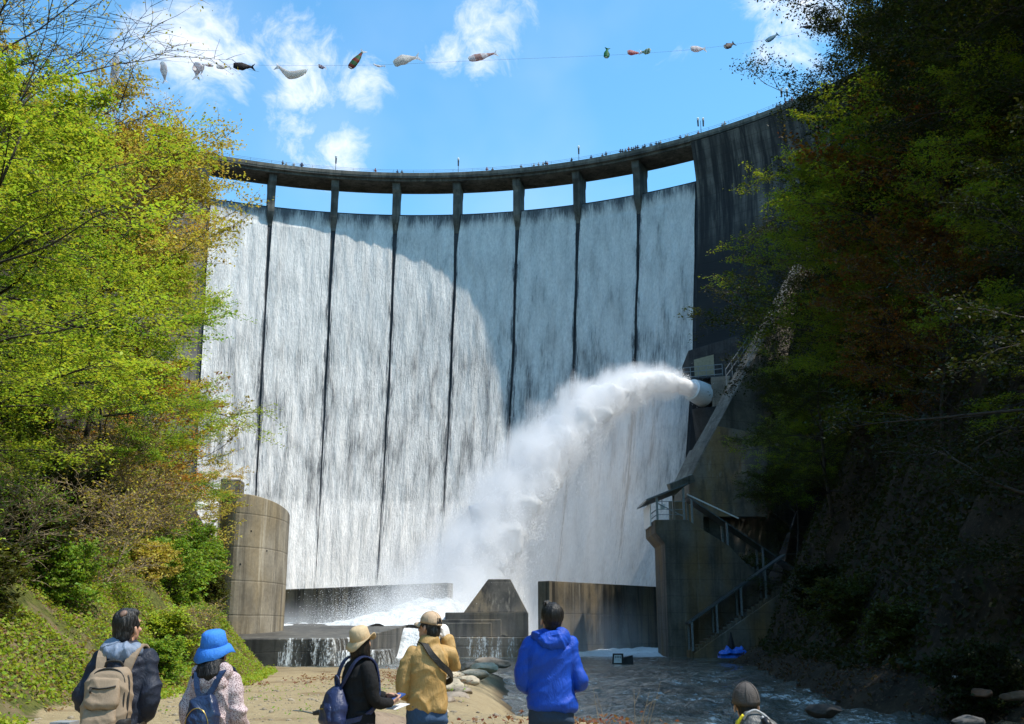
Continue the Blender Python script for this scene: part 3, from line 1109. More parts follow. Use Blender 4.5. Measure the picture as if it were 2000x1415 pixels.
def xl(y):   # foot of the left slope
    return np.interp(y, [-60, 0, 18, 38, 60, 75, 110, 140, 200], [-8.5, -8.8, -9.3, -10.0, -14.0, -20.5, -29, -37, -40])


def xr(y):   # foot of the right slope
    return np.interp(y, [-60, 0, 20, 36, 80, 98, 118, 150, 220], [40, 30, 18.5, 14.0, 19.5, 26.5, 27.5, 36, 50])


def height(x, y):
    x = np.asarray(x, float)
    y = np.asarray(y, float)
    P = np.stack([x, y, np.zeros_like(x)], -1)
    n = fbm(P * 0.11, 4) - 0.5
    n2 = fbm(P * 0.7 + 9, 3) - 0.5
    bed = -1.75 + n2 * 0.3
    bank = np.interp(y, [0, 25, 60], [0.0, -0.05, -0.75]) + n2 * 0.12 + n * 0.2
    e = sst(-2.6, 0.6, xb(y) - x)
    z = bed + (bank - bed) * e
    # right bank shelf
    er = sst(-4.5, 0.3, x - xr(y) + n * 3)
    z = np.maximum(z, bed + (0.4 - bed) * er + n2 * 0.25 * er)
    dl = np.maximum(0, xl(y) - x + n * 2.0)
    steep = np.interp(y, [0, 90, 130], [0.82, 0.95, 1.5])
    left = dl * steep + 0.25 * np.minimum(dl, 14) - np.clip(0.25 * 2.0 - 0.0, 0, 0) + n * np.minimum(dl * 0.5, 3.0) + n2 * np.minimum(dl * 0.35, 0.8)
    z = z + left
    dr = np.maximum(0, x - xr(y) + n * 3.0)
    sr = np.interp(y, [0, 30, 66, 78, 97, 104, 109, 118, 150], [1.6, 1.8, 1.9, 2.3, 2.3, 1.7, 1.7, 2.4, 2.4])
    right = dr * sr + n * np.minimum(dr * 0.6, 5) + n2 * np.minimum(dr * 0.5, 1.2)
    z = z + right
    return np.minimum(z, 118 + n * 20)


gx = np.concatenate([np.arange(-150, -42, 4.0), np.arange(-42, -24, 1.0), np.arange(-24, 8, 0.4), np.arange(8, 30, 0.7), np.arange(30, 60, 1.6), np.arange(60, 151, 4.0)])
gy = np.concatenate([np.arange(-60, 0, 4.0), np.arange(0, 70, 0.55), np.arange(70, 130, 1.2), np.arange(130, 251, 4.0)])
X, Y = np.meshgrid(gx, gy, indexing='ij')
Z = height(X, Y)
nn = fbm(np.stack([X, Y, X * 0], -1) * 0.35 + 31, 3) - 0.5
sand = sst(-0.8, 0.6, X - xl(Y) + nn * 2.2) * sst(-1.7, -0.7, Z) * (X < xb(Y) + 4)
grass = (1 - sst(4.5, 9.5, xl(Y) - X + nn * 6)) * (X < xl(Y) + 2) * np.interp(Y, [40, 60], [1, 0.55])
structure('ground', (np.stack([X, Y, Z], -1).reshape(-1, 3), grid_faces(len(gx), len(gy))), M['ground'], smooth=True,
          attr={'sand': sand.ravel(), 'grass': grass.ravel()})

# ------------------------------------------------------------------ river
gx2 = np.arange(-34, 34, 0.32)
gy2 = np.concatenate([np.arange(10, 60, 0.32), np.arange(60, 122, 0.6)])
X, Y = np.meshgrid(gx2, gy2, indexing='ij')
P = np.stack([X * 0.9, Y * 0.55, X * 0], -1)
rip = fbm(P, 4) - 0.5
rip2 = fbm(P * 2.6 + 5, 3) - 0.5
amp = np.interp(Y, [10, 60, 90, 122], [0.55, 0.45, 0.2, 0.16])
Z = -1.0 + rip * amp + rip2 * amp * 0.5
Z += sst(100, 108, Y) * (0.35 + 0.7 * (fbm(P * 0.8 + 3, 3) - 0.35))
structure('water', (np.stack([X, Y, Z], -1).reshape(-1, 3), grid_faces(len(gx2), len(gy2))), M['river'], smooth=True)

# foaming pool behind the weir
gx3 = np.arange(-30, 4.0, 0.4)
gy3 = np.arange(99, 131, 0.4)
X, Y = np.meshgrid(gx3, gy3, indexing='ij')
P = np.stack([X, Y, X * 0], -1)
n = fbm(P * 0.45, 4) - 0.4
Z = 1.7 + n * 1.2 + 1.0 * sst(-20, -12, X) * sst(-3, -6, X) + 1.8 * np.exp(-((X + 8) ** 2 / 18 + (Y - 112) ** 2 / 40)) * (0.5 + fbm(P * 0.9, 3))
Z -= 2.5 * sst(-1.0, 3.5, X)
Z -= 0.9 * sst(103, 99, Y)
structure('foam_water', (np.stack([X, Y, Z], -1).reshape(-1, 3), grid_faces(len(gx3), len(gy3))), M['foam'], smooth=True)
# chute of white water left of the low step
gx4 = np.arange(-12.6, -6.4, 0.2)
gy4 = np.arange(94, 104.5, 0.2)
X, Y = np.meshgrid(gx4, gy4, indexing='ij')
P = np.stack([X, Y * 0.4, X * 0], -1)
Z = 1.5 + (fbm(P * 1.2, 4) - 0.5) * 0.6 - 2.5 * sst(98.6, 95.3, Y)
structure('chute_water', (np.stack([X, Y, Z], -1).reshape(-1, 3), grid_faces(len(gx4), len(gy4))), M['foam'], smooth=True)


# ---- stones
def rock_mesh(seed, sub=4, flat=0.7):
    bm = bmesh.new()
    bmesh.ops.create_icosphere(bm, subdivisions=sub, radius=1.0)
    V = np.array([v.co for v in bm.verts])
    F = [tuple(v.index for v in f.verts) for f in bm.faces]
    bm.free()
    d = fbm(V * 1.1 + seed * 7.7, 4)
    # chop with random planes for angular faces
    r = np.random.default_rng(seed)
    for _ in range(9):
        nrm = r.normal(size=3)
        nrm /= np.linalg.norm(nrm)
        h = r.uniform(0.6, 0.9)
        k = V @ nrm - h
        V = V - np.clip(k, 0, None)[:, None] * nrm * 0.9
    V = V * (0.8 + 0.45 * d)[:, None]
    V[:, 2] *= flat
    return mesh_from(V, F, M['rock'], True)


ROCKS = [rock_mesh(s) for s in range(5)]


def rock(x, y, z, sx, sy, sz, k, label, col=(0.3, 0.26, 0.2), rz=0.0, group=None):
    o = link('river_rock', ROCKS[k], None, col)
    o.location = (x, y, z)
    o.scale = (sx, sy, sz)
    o.rotation_euler = (0, 0, rz)
    return tag(o, label, 'rock', group)


big = at(770, 1385, 14.5)
rock(-1.50, 12.8, 0.15, 0.62, 0.5, 0.9, 0, 'large brown boulder between the woman in black and the man in tan', (0.30, 0.22, 0.15), 0.3)
rock(-1.0, 13.2, -0.2, 0.35, 0.4, 0.4, 1, 'grey boulder half hidden behind the man in the tan jacket', (0.28, 0.23, 0.18), 1.0)
g = 'stones along the tip of the gravel bank'
for (px, py, d, s, k, lab) in (
        (868, 1345, 31, 0.62, 2, 'widest pale flat stone at the water edge beside the man in tan'),
        (885, 1365, 27, 0.42, 3, 'grey stone just below the widest pale stone at the water edge'),
        (862, 1372, 24, 0.36, 1, 'dark stone lowest at the water edge beside the man in tan'),
        (905, 1332, 37, 0.5, 4, 'long tan slab on the water edge above the widest stone'),
        (925, 1318, 43, 0.55, 0, 'rounded pale stone near the bank tip'),
        (948, 1306, 50, 0.6, 2, 'small flat stone farther out on the bank tip'),
        (962, 1297, 57, 0.8, 3, 'outermost brown stone at the very tip of the bank'),
        (905, 1352, 30, 0.3, 1, 'low wet stone standing in the shallows by the bank'),
        (880, 1322, 42, 0.5, 4, 'squarish tan stone set back from the water on the bank'),
        (915, 1305, 52, 0.6, 1, 'brown stone in the driftwood on the bank tip'),
        (850, 1392, 20, 0.3, 2, 'small dark stone nearest the man in tan, by the water')):
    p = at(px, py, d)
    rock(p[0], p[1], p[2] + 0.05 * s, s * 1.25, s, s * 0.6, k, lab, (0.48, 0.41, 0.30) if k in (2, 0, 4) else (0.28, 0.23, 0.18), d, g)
for (px, py, d, s, k, lab, c) in (
        (1612, 1388, 27, 0.42, 0, 'dark boulder in the rapids near the child', (0.05, 0.045, 0.04)),
        (1918, 1355, 30, 0.3, 1, 'reddish brown rock on the dark right bank', (0.16, 0.08, 0.045)),
        (1872, 1328, 33, 0.26, 2, 'pale rounded rock on the dark right bank', (0.3, 0.27, 0.23)),
        (1985, 1360, 28, 0.3, 3, 'brown rock at the far right edge of the dark bank', (0.12, 0.075, 0.045)),
        (1675, 1290, 52, 0.7, 4, 'grey rock below the trees on the right bank', (0.16, 0.14, 0.12)),
        (1890, 1412, 23, 0.34, 2, 'wet grey rock at the lower edge of the right bank', (0.10, 0.095, 0.09)),
        (1535, 1292, 70, 0.6, 1, 'small pale rock by the blue tarpaulin', (0.3, 0.28, 0.25))):
    p = at(px, py, d)
    rock(p[0], p[1], p[2], s * 1.3, s, s * 0.7, k, lab, c, d, None)
# loose pebbles on the gravel bank
pr = np.random.default_rng(8)
bm = bmesh.new()
bmesh.ops.create_icosphere(bm, subdivisions=1, radius=1.0)
PV = np.array([v.co for v in bm.verts])
PF = np.array([[v.index for v in f.verts] for f in bm.faces])
bm.free()
n = 5200
x = pr.uniform(-9.6, 2.5, n)
y = 11 + 49 * pr.uniform(0, 1, n) ** 1.6
pp = fbm(np.stack([x, y, x * 0], -1) * 0.5 + 3, 3)
ok = (x > xl(y) + 0.3) & (x < xb(y) - 0.3) & (pp + pr.uniform(-0.15, 0.15, n) > 0.46)
x, y = x[ok], y[ok]
n = len(x)
sz = 0.018 + 0.05 * pr.uniform(0, 1, n) ** 4
z = height(x, y)
V = PV[None] * sz[:, None, None] * pr.uniform(0.7, 1.3, (n, 1, 3)) * np.array((1.2, 1.2, 0.7)) + np.stack([x, y, z], -1)[:, None]
F = (PF[None] + (np.arange(n) * len(PV))[:, None, None]).reshape(-1, 3)
tag(part('pebbles', (V.reshape(-1, 3), F), M['rock'], color=(0.30, 0.25, 0.18)), 'loose pebbles scattered over the gravel bank', 'pebbles', kind='stuff')
rock(-10.9, 31, 0.7, 0.5, 0.4, 0.3, 3, 'pale boulder in the grass of the left slope', (0.34, 0.29, 0.23), 1)
# ------------------------------------------------------------------ trees
LV = 1.25  # leaf amount


def _norm(v):
    return v / (np.linalg.norm(v) + 1e-9)


def curve_from(p, d, L, n, r, wob, up=0.0):
    """polyline that starts at p in direction d, wobbling and bending by up"""
    pts = [np.array(p, float)]
    d = _norm(np.array(d, float))
    st = L / n
    for i in range(n):
        d = _norm(d + r.normal(size=3) * wob + np.array((0, 0, up)))
        pts.append(pts[-1] + d * st)
    return np.array(pts), d


def leaf_quads(C, size, r, flat=0.6, axis=None):
    """one diamond-shaped leaf (or small spray) at each centre"""
    n = len(C)
    nz = np.stack([r.normal(size=n) * (1 - flat), r.normal(size=n) * (1 - flat), np.abs(r.normal(size=n)) * 0.3 + flat], -1)
    nz /= np.linalg.norm(nz, axis=1)[:, None]
    a = r.uniform(0, 2 * PI, n)
    t = np.stack([np.cos(a), np.sin(a), np.zeros(n)], -1)
    t = t - nz * (t * nz).sum(1)[:, None]
    t /= np.linalg.norm(t, axis=1)[:, None]
    b = np.cross(nz, t)
    s = size * r.uniform(0.6, 1.35, n)[:, None]
    droop = np.array((0, 0, -1.0)) * s * 0.18
    V = np.stack([C - t * s * 0.5, C + b * s * 0.34 + nz * s * 0.05, C + t * s * 0.55 + droop, C - b * s * 0.34 + nz * s * 0.05], 1)
    F = np.arange(4 * n).reshape(n, 4)
    var = np.repeat(r.uniform(0, 1, n), 4)
    return V.reshape(-1, 3), F, var


def gen_tree(seed, H=14.0, r0=0.22, lean=(0, 0), limbs=14, t0=0.25, spread=0.42, elev=(10, 40), nb=7, nt=7, nl=14, leaf=0.17,
             flat=0.6, jit=0.22, up=0.02, stems=1, bare=0.0, dirbias=None, profile='round'):
    r = np.random.default_rng(seed)
    wood = MB()
    C = []
    SP = []
    for st in range(stems):
        dx = np.array((lean[0], lean[1], 1.0))
        if stems > 1:
            a = st * 2 * PI / stems + r.uniform(0, 1)
            dx = dx + np.array((math.cos(a), math.sin(a), 0)) * r.uniform(0.25, 0.6)
        n = 9
        trunk, _ = curve_from((0, 0, -0.5), dx, H, n, r, 0.07, 0.03)
        tr = r0 * (1 - 0.86 * np.linspace(0, 1, n + 1) ** 0.8) / (stems ** 0.5)
        tr[0] *= 1.35
        V, F = tube(trunk, tr, 7)
        wood.add(V, F)
        tt = np.linspace(0, 1, n + 1)
        az = r.uniform(0, 6)
        for i in range(limbs):
            f = t0 + (1 - t0) * (i + r.uniform(0, 0.9)) / limbs
            p = np.array([np.interp(f, tt, trunk[:, k]) for k in range(3)])
            az += 2.4 + r.normal() * 0.35
            el = math.radians(r.uniform(*elev)) + (f - 0.5) * 0.6
            d = np.array((math.cos(az) * math.cos(el), math.sin(az) * math.cos(el), math.sin(el)))
            if dirbias is not None:
                d = _norm(d + np.array(dirbias))
            g = (f - t0) / (1 - t0)
            if profile == 'round':
                pl = 0.55 + 0.75 * math.sin(PI * min(1, g * 0.85 + 0.12)) - 0.35 * g
            else:
                pl = 1.15 - 0.75 * g
            L = H * spread * pl * r.uniform(0.8, 1.2)
            lr = max(0.02, np.interp(f, tt, tr) * 0.55)
            lp, _ = curve_from(p, d, L, 7, r, 0.11, up)
            wood.add(*tube(lp, lr * (1 - 0.85 * np.linspace(0, 1, 8)), 5))
            for j in range(nb):
                g2 = 0.22 + 0.78 * (j + r.uniform(0, 0.8)) / nb
                q = np.array([np.interp(g2, np.linspace(0, 1, 8), lp[:, k]) for k in range(3)])
                k0 = min(6, int(g2 * 7))
                dd = _norm(lp[k0 + 1] - lp[k0])
                side = np.cross(dd, (0, 0, 1.0))
                side = _norm(side) * (1 if j % 2 else -1)
                bd = _norm(dd * r.uniform(0.4, 0.9) + side * r.uniform(0.5, 1.0) + np.array((0, 0, r.normal() * 0.22)))
                bl = L * r.uniform(0.28, 0.5) * (1.15 - 0.5 * g2) + 0.3
                bp, _ = curve_from(q, bd, bl, 4, r, 0.14, up)
                wood.add(*tube(bp, max(0.012, lr * 0.3) * (1 - 0.75 * np.linspace(0, 1, 5)), 4, False))
                bv = r.uniform()
                for k in range(nt):
                    g3 = 0.25 + 0.75 * (k + r.uniform(0, 0.9)) / nt
                    s0 = np.array([np.interp(g3, np.linspace(0, 1, 5), bp[:, m]) for m in range(3)])
                    kk = min(3, int(g3 * 4))
                    d3 = _norm(bp[kk + 1] - bp[kk])
                    sd = _norm(np.cross(d3, (0, 0, 1.0))) * (1 if k % 2 else -1)
                    td = _norm(d3 * 0.7 + sd * r.uniform(0.4, 1.0) + np.array((0, 0, r.normal() * 0.25)))
                    tl = bl * r.uniform(0.25, 0.45) + 0.15
                    tp, _ = curve_from(s0, td, tl, 2, r, 0.15, 0)
                    wood.add(*tube(tp, [0.011, 0.008, 0.004], 3, False))
                    if r.uniform() < bare:
                        continue
                    m = max(1, int(nl * LV))
                    w = r.uniform(0.1, 1.08, m)[:, None]
                    c = tp[0] + (tp[2] - tp[0]) * w + r.normal(size=(m, 3)) * np.array((jit, jit, jit * 0.4)) * min(1.0, 0.4 + tl * 0.5)
                    C.append(c)
                    SP.append(np.full(len(c), 0.65 * bv + 0.35 * r.uniform()))
    C = np.concatenate(C)
    V, F, var = leaf_quads(C, leaf, r, flat)
    return wood.out(), (V, F, var, np.repeat(np.concatenate(SP), 4))


def tree_meshes(**kw):
    bark = kw.pop('bark', M['bark'])
    w, l = gen_tree(**kw)
    return (mesh_from(w[0], w[1], bark, True), mesh_from(l[0], l[1], M['leaf'], attr={'var': l[2], 'spray': l[3]}))


def plant(name, meshes, x, y, z, s, rz, color, label, cat='tree', group=None, tilt=(0, 0)):
    o = thing(name, label, cat, (x, y, z), 0, group)
    o.rotation_euler = (tilt[0], tilt[1], rz)
    o.scale = (s, s, s)
    tn, cn = ('trunk', 'crown') if cat == 'tree' else ('stem', 'foliage')
    link(tn, meshes[0], o)
    link(cn, meshes[1], o, color)
    return o


T = {}
# maple-like trees with flat fresh sprays
T['maple'] = tree_meshes(seed=3, H=13, r0=0.2, limbs=18, t0=0.12, spread=0.46, elev=(0, 30), nb=8, nt=8, nl=24, leaf=0.125, flat=0.72, jit=0.17)
T['maple2'] = tree_meshes(seed=11, H=12, r0=0.19, limbs=16, t0=0.15, spread=0.5, elev=(0, 25), nb=8, nt=8, nl=25, leaf=0.125, flat=0.72, jit=0.18, lean=(0.15, 0))
T['open'] = tree_meshes(seed=21, H=15, r0=0.2, limbs=13, t0=0.3, spread=0.45, elev=(20, 50), nb=9, nt=8, nl=18, leaf=0.145, flat=0.5, jit=0.30, up=0.05, dirbias=(0.5, 0, 0.1), lean=(0.25, 0))
T['twiggy'] = tree_meshes(seed=31, H=15, r0=0.17, limbs=18, t0=0.25, spread=0.42, elev=(20, 50), nb=10, nt=9, nl=5, leaf=0.085, flat=0.4, jit=0.14, up=0.04, bare=0.35)
T['orange'] = tree_meshes(seed=41, H=8, r0=0.12, limbs=15, t0=0.1, spread=0.5, elev=(5, 35), nb=8, nt=8, nl=9, leaf=0.13, flat=0.5, jit=0.15, up=0.03, dirbias=(0.4, 0, 0.1))
T['dense'] = tree_meshes(seed=51, H=16, r0=0.25, limbs=22, t0=0.12, spread=0.38, elev=(5, 35), nb=8, nt=7, nl=24, leaf=0.14, flat=0.55, jit=0.32)
T['dense2'] = tree_meshes(seed=61, H=15, r0=0.25, limbs=20, t0=0.1, spread=0.40, elev=(0, 30), nb=8, nt=8, nl=22, leaf=0.13, flat=0.65, jit=0.30, lean=(-0.1, 0))
T['bush'] = tree_meshes(seed=71, H=2.4, r0=0.06, limbs=10, t0=0.05, spread=0.5, elev=(20, 60), nb=6, nt=5, nl=9, leaf=0.13, flat=0.45, jit=0.14, stems=3)
T['bush2'] = tree_meshes(seed=81, H=2.0, r0=0.05, limbs=10, t0=0.05, spread=0.6, elev=(10, 60), nb=6, nt=5, nl=7, leaf=0.16, flat=0.6, jit=0.16, stems=3)
T['scrub'] = tree_meshes(seed=91, H=3.2, r0=0.05, limbs=10, t0=0.05, spread=0.5, elev=(20, 60), nb=6, nt=6, nl=2, leaf=0.09, flat=0.4, jit=0.16, stems=4, bark=M['deadwood'])

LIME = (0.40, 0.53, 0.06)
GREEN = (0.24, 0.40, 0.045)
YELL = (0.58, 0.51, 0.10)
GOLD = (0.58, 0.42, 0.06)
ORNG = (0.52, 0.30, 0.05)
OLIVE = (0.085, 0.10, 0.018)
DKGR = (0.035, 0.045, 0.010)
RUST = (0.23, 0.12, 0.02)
MOSS_LIT = (0.27, 0.34, 0.03)  # leaf green brightened to stand in for sun on these shaded trees


def ground_at(x, y):
    return float(height(np.array([x]), np.array([y]))[0])


gl = 'trees on the sunlit left slope'
LEFT = [
    # kind, x, y, scale, rz, colour, label, tilt
    ('maple', -15.5, 27, 0.85, 0.3, LIME, 'nearest bright lime green maple at the left edge above the grass slope'),
    ('maple2', -16.8, 33, 1.0, 2.0, LIME, 'bright green maple with layered sprays just behind the nearest one on the left'),
    ('maple', -19.3, 38, 1.05, 4.1, GREEN, 'deeper green maple in the middle of the left slope'),
    ('maple2', -18.8, 44, 0.9, 5.2, LIME, 'lime maple reaching toward the waterfall below the golden tree'),
    ('open', -22.0, 46, 0.98, -0.1, YELL, 'golden yellow tree leaning right with long branches against the dam crest'),
    ('open', -27.0, 53, 1.05, 0.5, GOLD, 'amber leaved tree behind the leaning golden one'),
    ('twiggy', -17.5, 30, 1.25, 0.9, YELL, 'nearly bare tree with thin dark twigs against the sky at top left'),
    ('twiggy', -22.5, 38, 1.35, 3.0, YELL, 'taller nearly bare tree at the upper left corner'),
    ('maple', -23.0, 33, 0.72, 1.2, YELL, 'yellow green tree at the left edge under the bare twigs'),
    ('maple2', -25.0, 44, 0.95, 3.3, GREEN, 'green tree higher on the left slope behind the lime maples'),
    ('dense', -30.0, 56, 1.0, 0.4, GREEN, 'large green tree high on the left slope'),
    ('open', -31.0, 62, 1.0, -0.2, GOLD, 'amber tree in front of the sunlit left end of the dam'),
    ('orange', -19.0, 51, 1.0, 0.0, ORNG, 'orange leaved tree stretching over the falling water halfway up the left slope'),
    ('orange', -20.5, 59, 1.1, 0.4, YELL, 'yellow twiggy tree beside the falling water above the rounded tower'),
    ('orange', -21.0, 66, 0.95, -0.2, YELL, 'golden shrubby tree overhanging the top of the rounded tower'),
    ('maple2', -16.0, 39, 0.6, 1.0, GREEN, 'small green tree low on the left slope'),
    ('maple', -19.5, 54, 0.6, 2.2, GREEN, 'low spreading green tree left of the rounded tower'),
    ('dense', -24.5, 72, 0.55, 1.0, OLIVE, 'small dark green tree against the left side of the rounded tower'),
    ('maple', -28.0, 78, 0.9, 3.0, GOLD, 'pale gold tree behind the rounded tower'),
    ('open', -33.0, 74, 1.05, 0.1, YELL, 'yellow tree farther up near the dam on the left'),
    ('dense', -40.0, 88, 0.9, 2.0, GREEN, 'distant green tree at the left foot of the dam'),
    ('dense2', -36.0, 66, 1.0, 1.4, GREEN, 'green tree topping the left slope'),
    ('maple', -13.6, 22, 0.62, 5.0, LIME, 'small lime tree low at the left edge above the grass'),
]
for (k, x, y, s, rz, c, lab) in LEFT:
    plant('deciduous_tree', T[k], x, y, ground_at(x, y) - 0.1, s, rz, c, lab, 'tree', gl)

gr_ = 'trees on the shaded right slope'
RIGHT = [
    ('dense2', 25.2, 38, 1.25, 0.2, OLIVE, 'tall dark tree whose branch tips cross the sky at upper right'),
    ('dense', 26.0, 44, 1.2, 1.0, DKGR, 'tall dark tree behind the one at the upper right sky edge'),
    ('dense2', 33.0, 57, 1.45, 2.8, OLIVE, 'olive tree overhanging the right end of the dam crest'),
    ('dense', 30.0, 64, 1.3, 4.0, DKGR, 'dark tree beside the right end of the dam'),
    ('maple2', 27.5, 72, 1.15, 3.1, MOSS_LIT, 'green tree with a sunlit tip in front of the dark dam wing'),
    ('maple', 29.5, 82, 1.1, 0.5, MOSS_LIT, 'green tree whose branches hang over the inclined concrete wall'),
    ('orange', 26.5, 68, 1.3, 2.9, RUST, 'rust coloured tree in the middle of the dark right slope'),
    ('maple2', 24.0, 64, 0.9, 3.4, MOSS_LIT, 'olive tree reaching left over the concrete buttress'),
    ('orange', 21.5, 50, 1.2, 3.2, RUST, 'brown leaved tree low on the dark right slope'),
    ('dense', 25.0, 34, 1.3, 5.0, DKGR, 'big dark tree filling the right edge'),
    ('dense2', 29.0, 46, 1.4, 0.0, DKGR, 'large dark tree high at the right edge'),
    ('dense', 33.0, 60, 1.35, 2.2, DKGR, 'dark tree on the upper right slope'),
    ('dense2', 34.0, 76, 1.3, 3.4, DKGR, 'dark tree above the inclined concrete wall'),
    ('maple', 19.0, 34, 0.75, 2.0, MOSS_LIT, 'small olive tree near the water on the right bank'),
    ('maple2', 22.5, 40, 0.8, 3.3, MOSS_LIT, 'mid green small tree at the foot of the right slope'),
    ('orange', 20.5, 48, 1.0, 1.4, RUST, 'low rust tinged tree above the covered stairs'),
    ('maple2', 27.5, 88, 0.85, 3.0, MOSS_LIT, 'green tree crowding the covered stairs'),
    ('dense', 40.0, 90, 1.2, 0.4, DKGR, 'dark tree near the top of the inclined wall'),
    ('maple', 33.5, 104, 0.95, 3.4, LIME, 'bright green sunlit tree growing beside the inclined concrete wall'),
    ('orange', 40.0, 116, 1.2, 3.0, ORNG, 'tan leaved tree at the top of the inclined concrete wall'),
    ('dense', 17.0, 29, 0.9, 4.4, DKGR, 'dark bushy tree at the lower right edge'),
    ('dense2', 30.0, 30, 1.3, 1.9, DKGR, 'large dark tree outermost at the right'),
    ('dense', 38.0, 46, 1.3, 1.1, DKGR, 'dark tree crowning the right slope'),
    ('dense2', 46.0, 64, 1.3, 2.1, DKGR, 'dark tree on the skyline of the right slope'),
    ('dense', 48.0, 84, 1.3, 3.0, DKGR, 'dark tree on the skyline above the dam wing'),
    ('maple2', 26.4, 60, 1.4, 3.2, MOSS_LIT, 'green tree reaching farthest left in front of the valve house'),
    ('dense2', 32.5, 64, 1.7, 2.7, OLIVE, 'very tall olive tree hiding the right half of the dam wing'),
    ('maple', 27.0, 67, 1.3, 3.6, MOSS_LIT, 'mossy green tree in front of the concrete buttress'),
    ('orange', 25.5, 57, 1.9, 2.9, RUST, 'large rust brown tree at mid height of the dark slope'),
    ('maple', 26.0, 74, 1.6, 1.1, OLIVE, 'olive tree just right of the inclined wall'),
    ('dense', 34.0, 80, 1.6, 0.9, DKGR, 'very tall dark tree beside the upper inclined wall'),
    ('maple2', 22.5, 72, 0.9, 3.0, OLIVE, 'low olive tree above the upper covered stairs'),
    ('dense', 36.0, 100, 1.4, 2.0, DKGR, 'dark tree behind the inclined wall'),
    ('dense2', 47.0, 112, 1.4, 2.6, DKGR, 'dark tree where the dam meets the right hillside'),
    ('maple', 27.5, 103, 1.3, 2.0, OLIVE, 'olive tree standing against the concrete buttress'),
    ('dense', 37.0, 111, 1.7, 2.4, DKGR, 'tall dark tree added behind the lower inclined wall to shade the buttress'),  # added to block the sun from the buttress
    ('dense2', 42.0, 113, 1.6, 5.1, DKGR, 'tall dark tree added behind the middle of the inclined wall for shade'),  # added as a second sun blocker for the buttress
    ('maple2', 33.0, 108, 1.3, 4.0, MOSS_LIT, 'green tree crowding the inclined wall at mid height'),
]
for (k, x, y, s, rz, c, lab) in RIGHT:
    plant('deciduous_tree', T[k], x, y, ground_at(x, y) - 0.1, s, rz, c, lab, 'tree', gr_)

# ------------------------------------------------------------------ shrubs
SH = [
    ('bush', -12.9, 30, 0.7, GREEN, 'fresh green shrub low on the grass slope left of the man with the taupe backpack'),
    ('bush2', -11.6, 36, 0.6, LIME, 'small bright shrub at the top of the grass slope'),
    ('bush', -14.2, 42, 0.9, GREEN, 'leafy green shrub beside the scree on the left slope'),
    ('bush2', -15.2, 47, 1.0, GREEN, 'broad leaved shrub below the rounded tower'),
    ('bush', -17.5, 56, 1.1, GREEN, 'deep green shrub under the left trees by the rounded tower'),
    ('bush', -19.3, 62, 1.2, GREEN, 'green shrub against the base of the rounded tower'),
    ('scrub', -13.5, 34, 1.0, YELL, 'tangle of dry grey twigs on the left slope'),
    ('scrub', -15.6, 40, 1.2, YELL, 'larger tangle of bare twigs under the lime maples'),
    ('scrub', -17.3, 48, 1.2, YELL, 'bare twiggy scrub under the orange tree'),
    ('scrub', -13.0, 25, 0.9, GREEN, 'thin bare scrub at the left edge above the grass'),
    ('bush2', -12.4, 24, 0.7, OLIVE, 'leafy shrub at the left edge above the grass'),
    ('bush', -15.0, 35, 0.9, DKGR, 'dark shrub in the shade below the left trees'),
    ('bush2', -14.0, 29, 0.9, DKGR, 'dark low shrub at the left edge under the small lime tree'),
    ('bush2', 14.6, 40, 0.9, OLIVE, 'low green shrub on the dark right bank'),
    ('bush', 13.6, 31, 0.8, DKGR, 'dark shrub at the lower right water edge'),
    ('bush', 16.5, 52, 1.1, OLIVE, 'olive shrub on the far part of the right bank'),
    ('bush2', 19.5, 66, 1.2, DKGR, 'dark shrub beside the sloping stair wall'),
    ('bush', -13.4, 45, 0.6, GREEN, 'rounded green shrub on the slope behind the blue hat'),
    ('bush2', -16.6, 57, 0.7, OLIVE, 'dull green shrub above the wing slab of the apron'),
    ('bush', -19.6, 66, 0.9, GREEN, 'bright green shrub touching the foot of the rounded tower'),
    ('bush2', -10.8, 33, 0.5, GREEN, 'tiny green shrub on the lower grass slope'),
    ('bush', -13.5, 39, 0.6, YELL, 'yellowish shrub halfway up the slope behind the greying man'),
    ('scrub', -11.2, 37, 0.6, YELL, 'small bare twigs on the slope above the gravel path'),
]
for i, (k, x, y, s, c, lab) in enumerate(SH):
    plant('shrub', T[k], x, y, ground_at(x, y) - 0.05, s, i * 1.7, c, lab, 'shrub', 'shrubs on the valley sides')

# ------------------------------------------------------------------ ground cover
r = np.random.default_rng(5)


def cover_mesh(n, xr_, yr_, fn, size, flat, patch=0.5):
    x = r.uniform(*xr_, n)
    y = yr_[0] + (yr_[1] - yr_[0]) * r.uniform(0, 1, n) ** 1.4
    p = fbm(np.stack([x, y, x * 0], -1) * 0.55, 3)
    keep = fn(x, y) & (p + r.uniform(-0.10, 0.10, n) > patch)
    x, y = x[keep], y[keep]
    z = height(x, y) + np.abs(r.normal(size=len(x))) * size * 0.9 * (0.4 + 1.2 * fbm(np.stack([x, y, x * 0], -1) * 1.3 + 4, 2)) + 0.02
    return leaf_quads(np.stack([x, y, z], -1), size, r, flat)


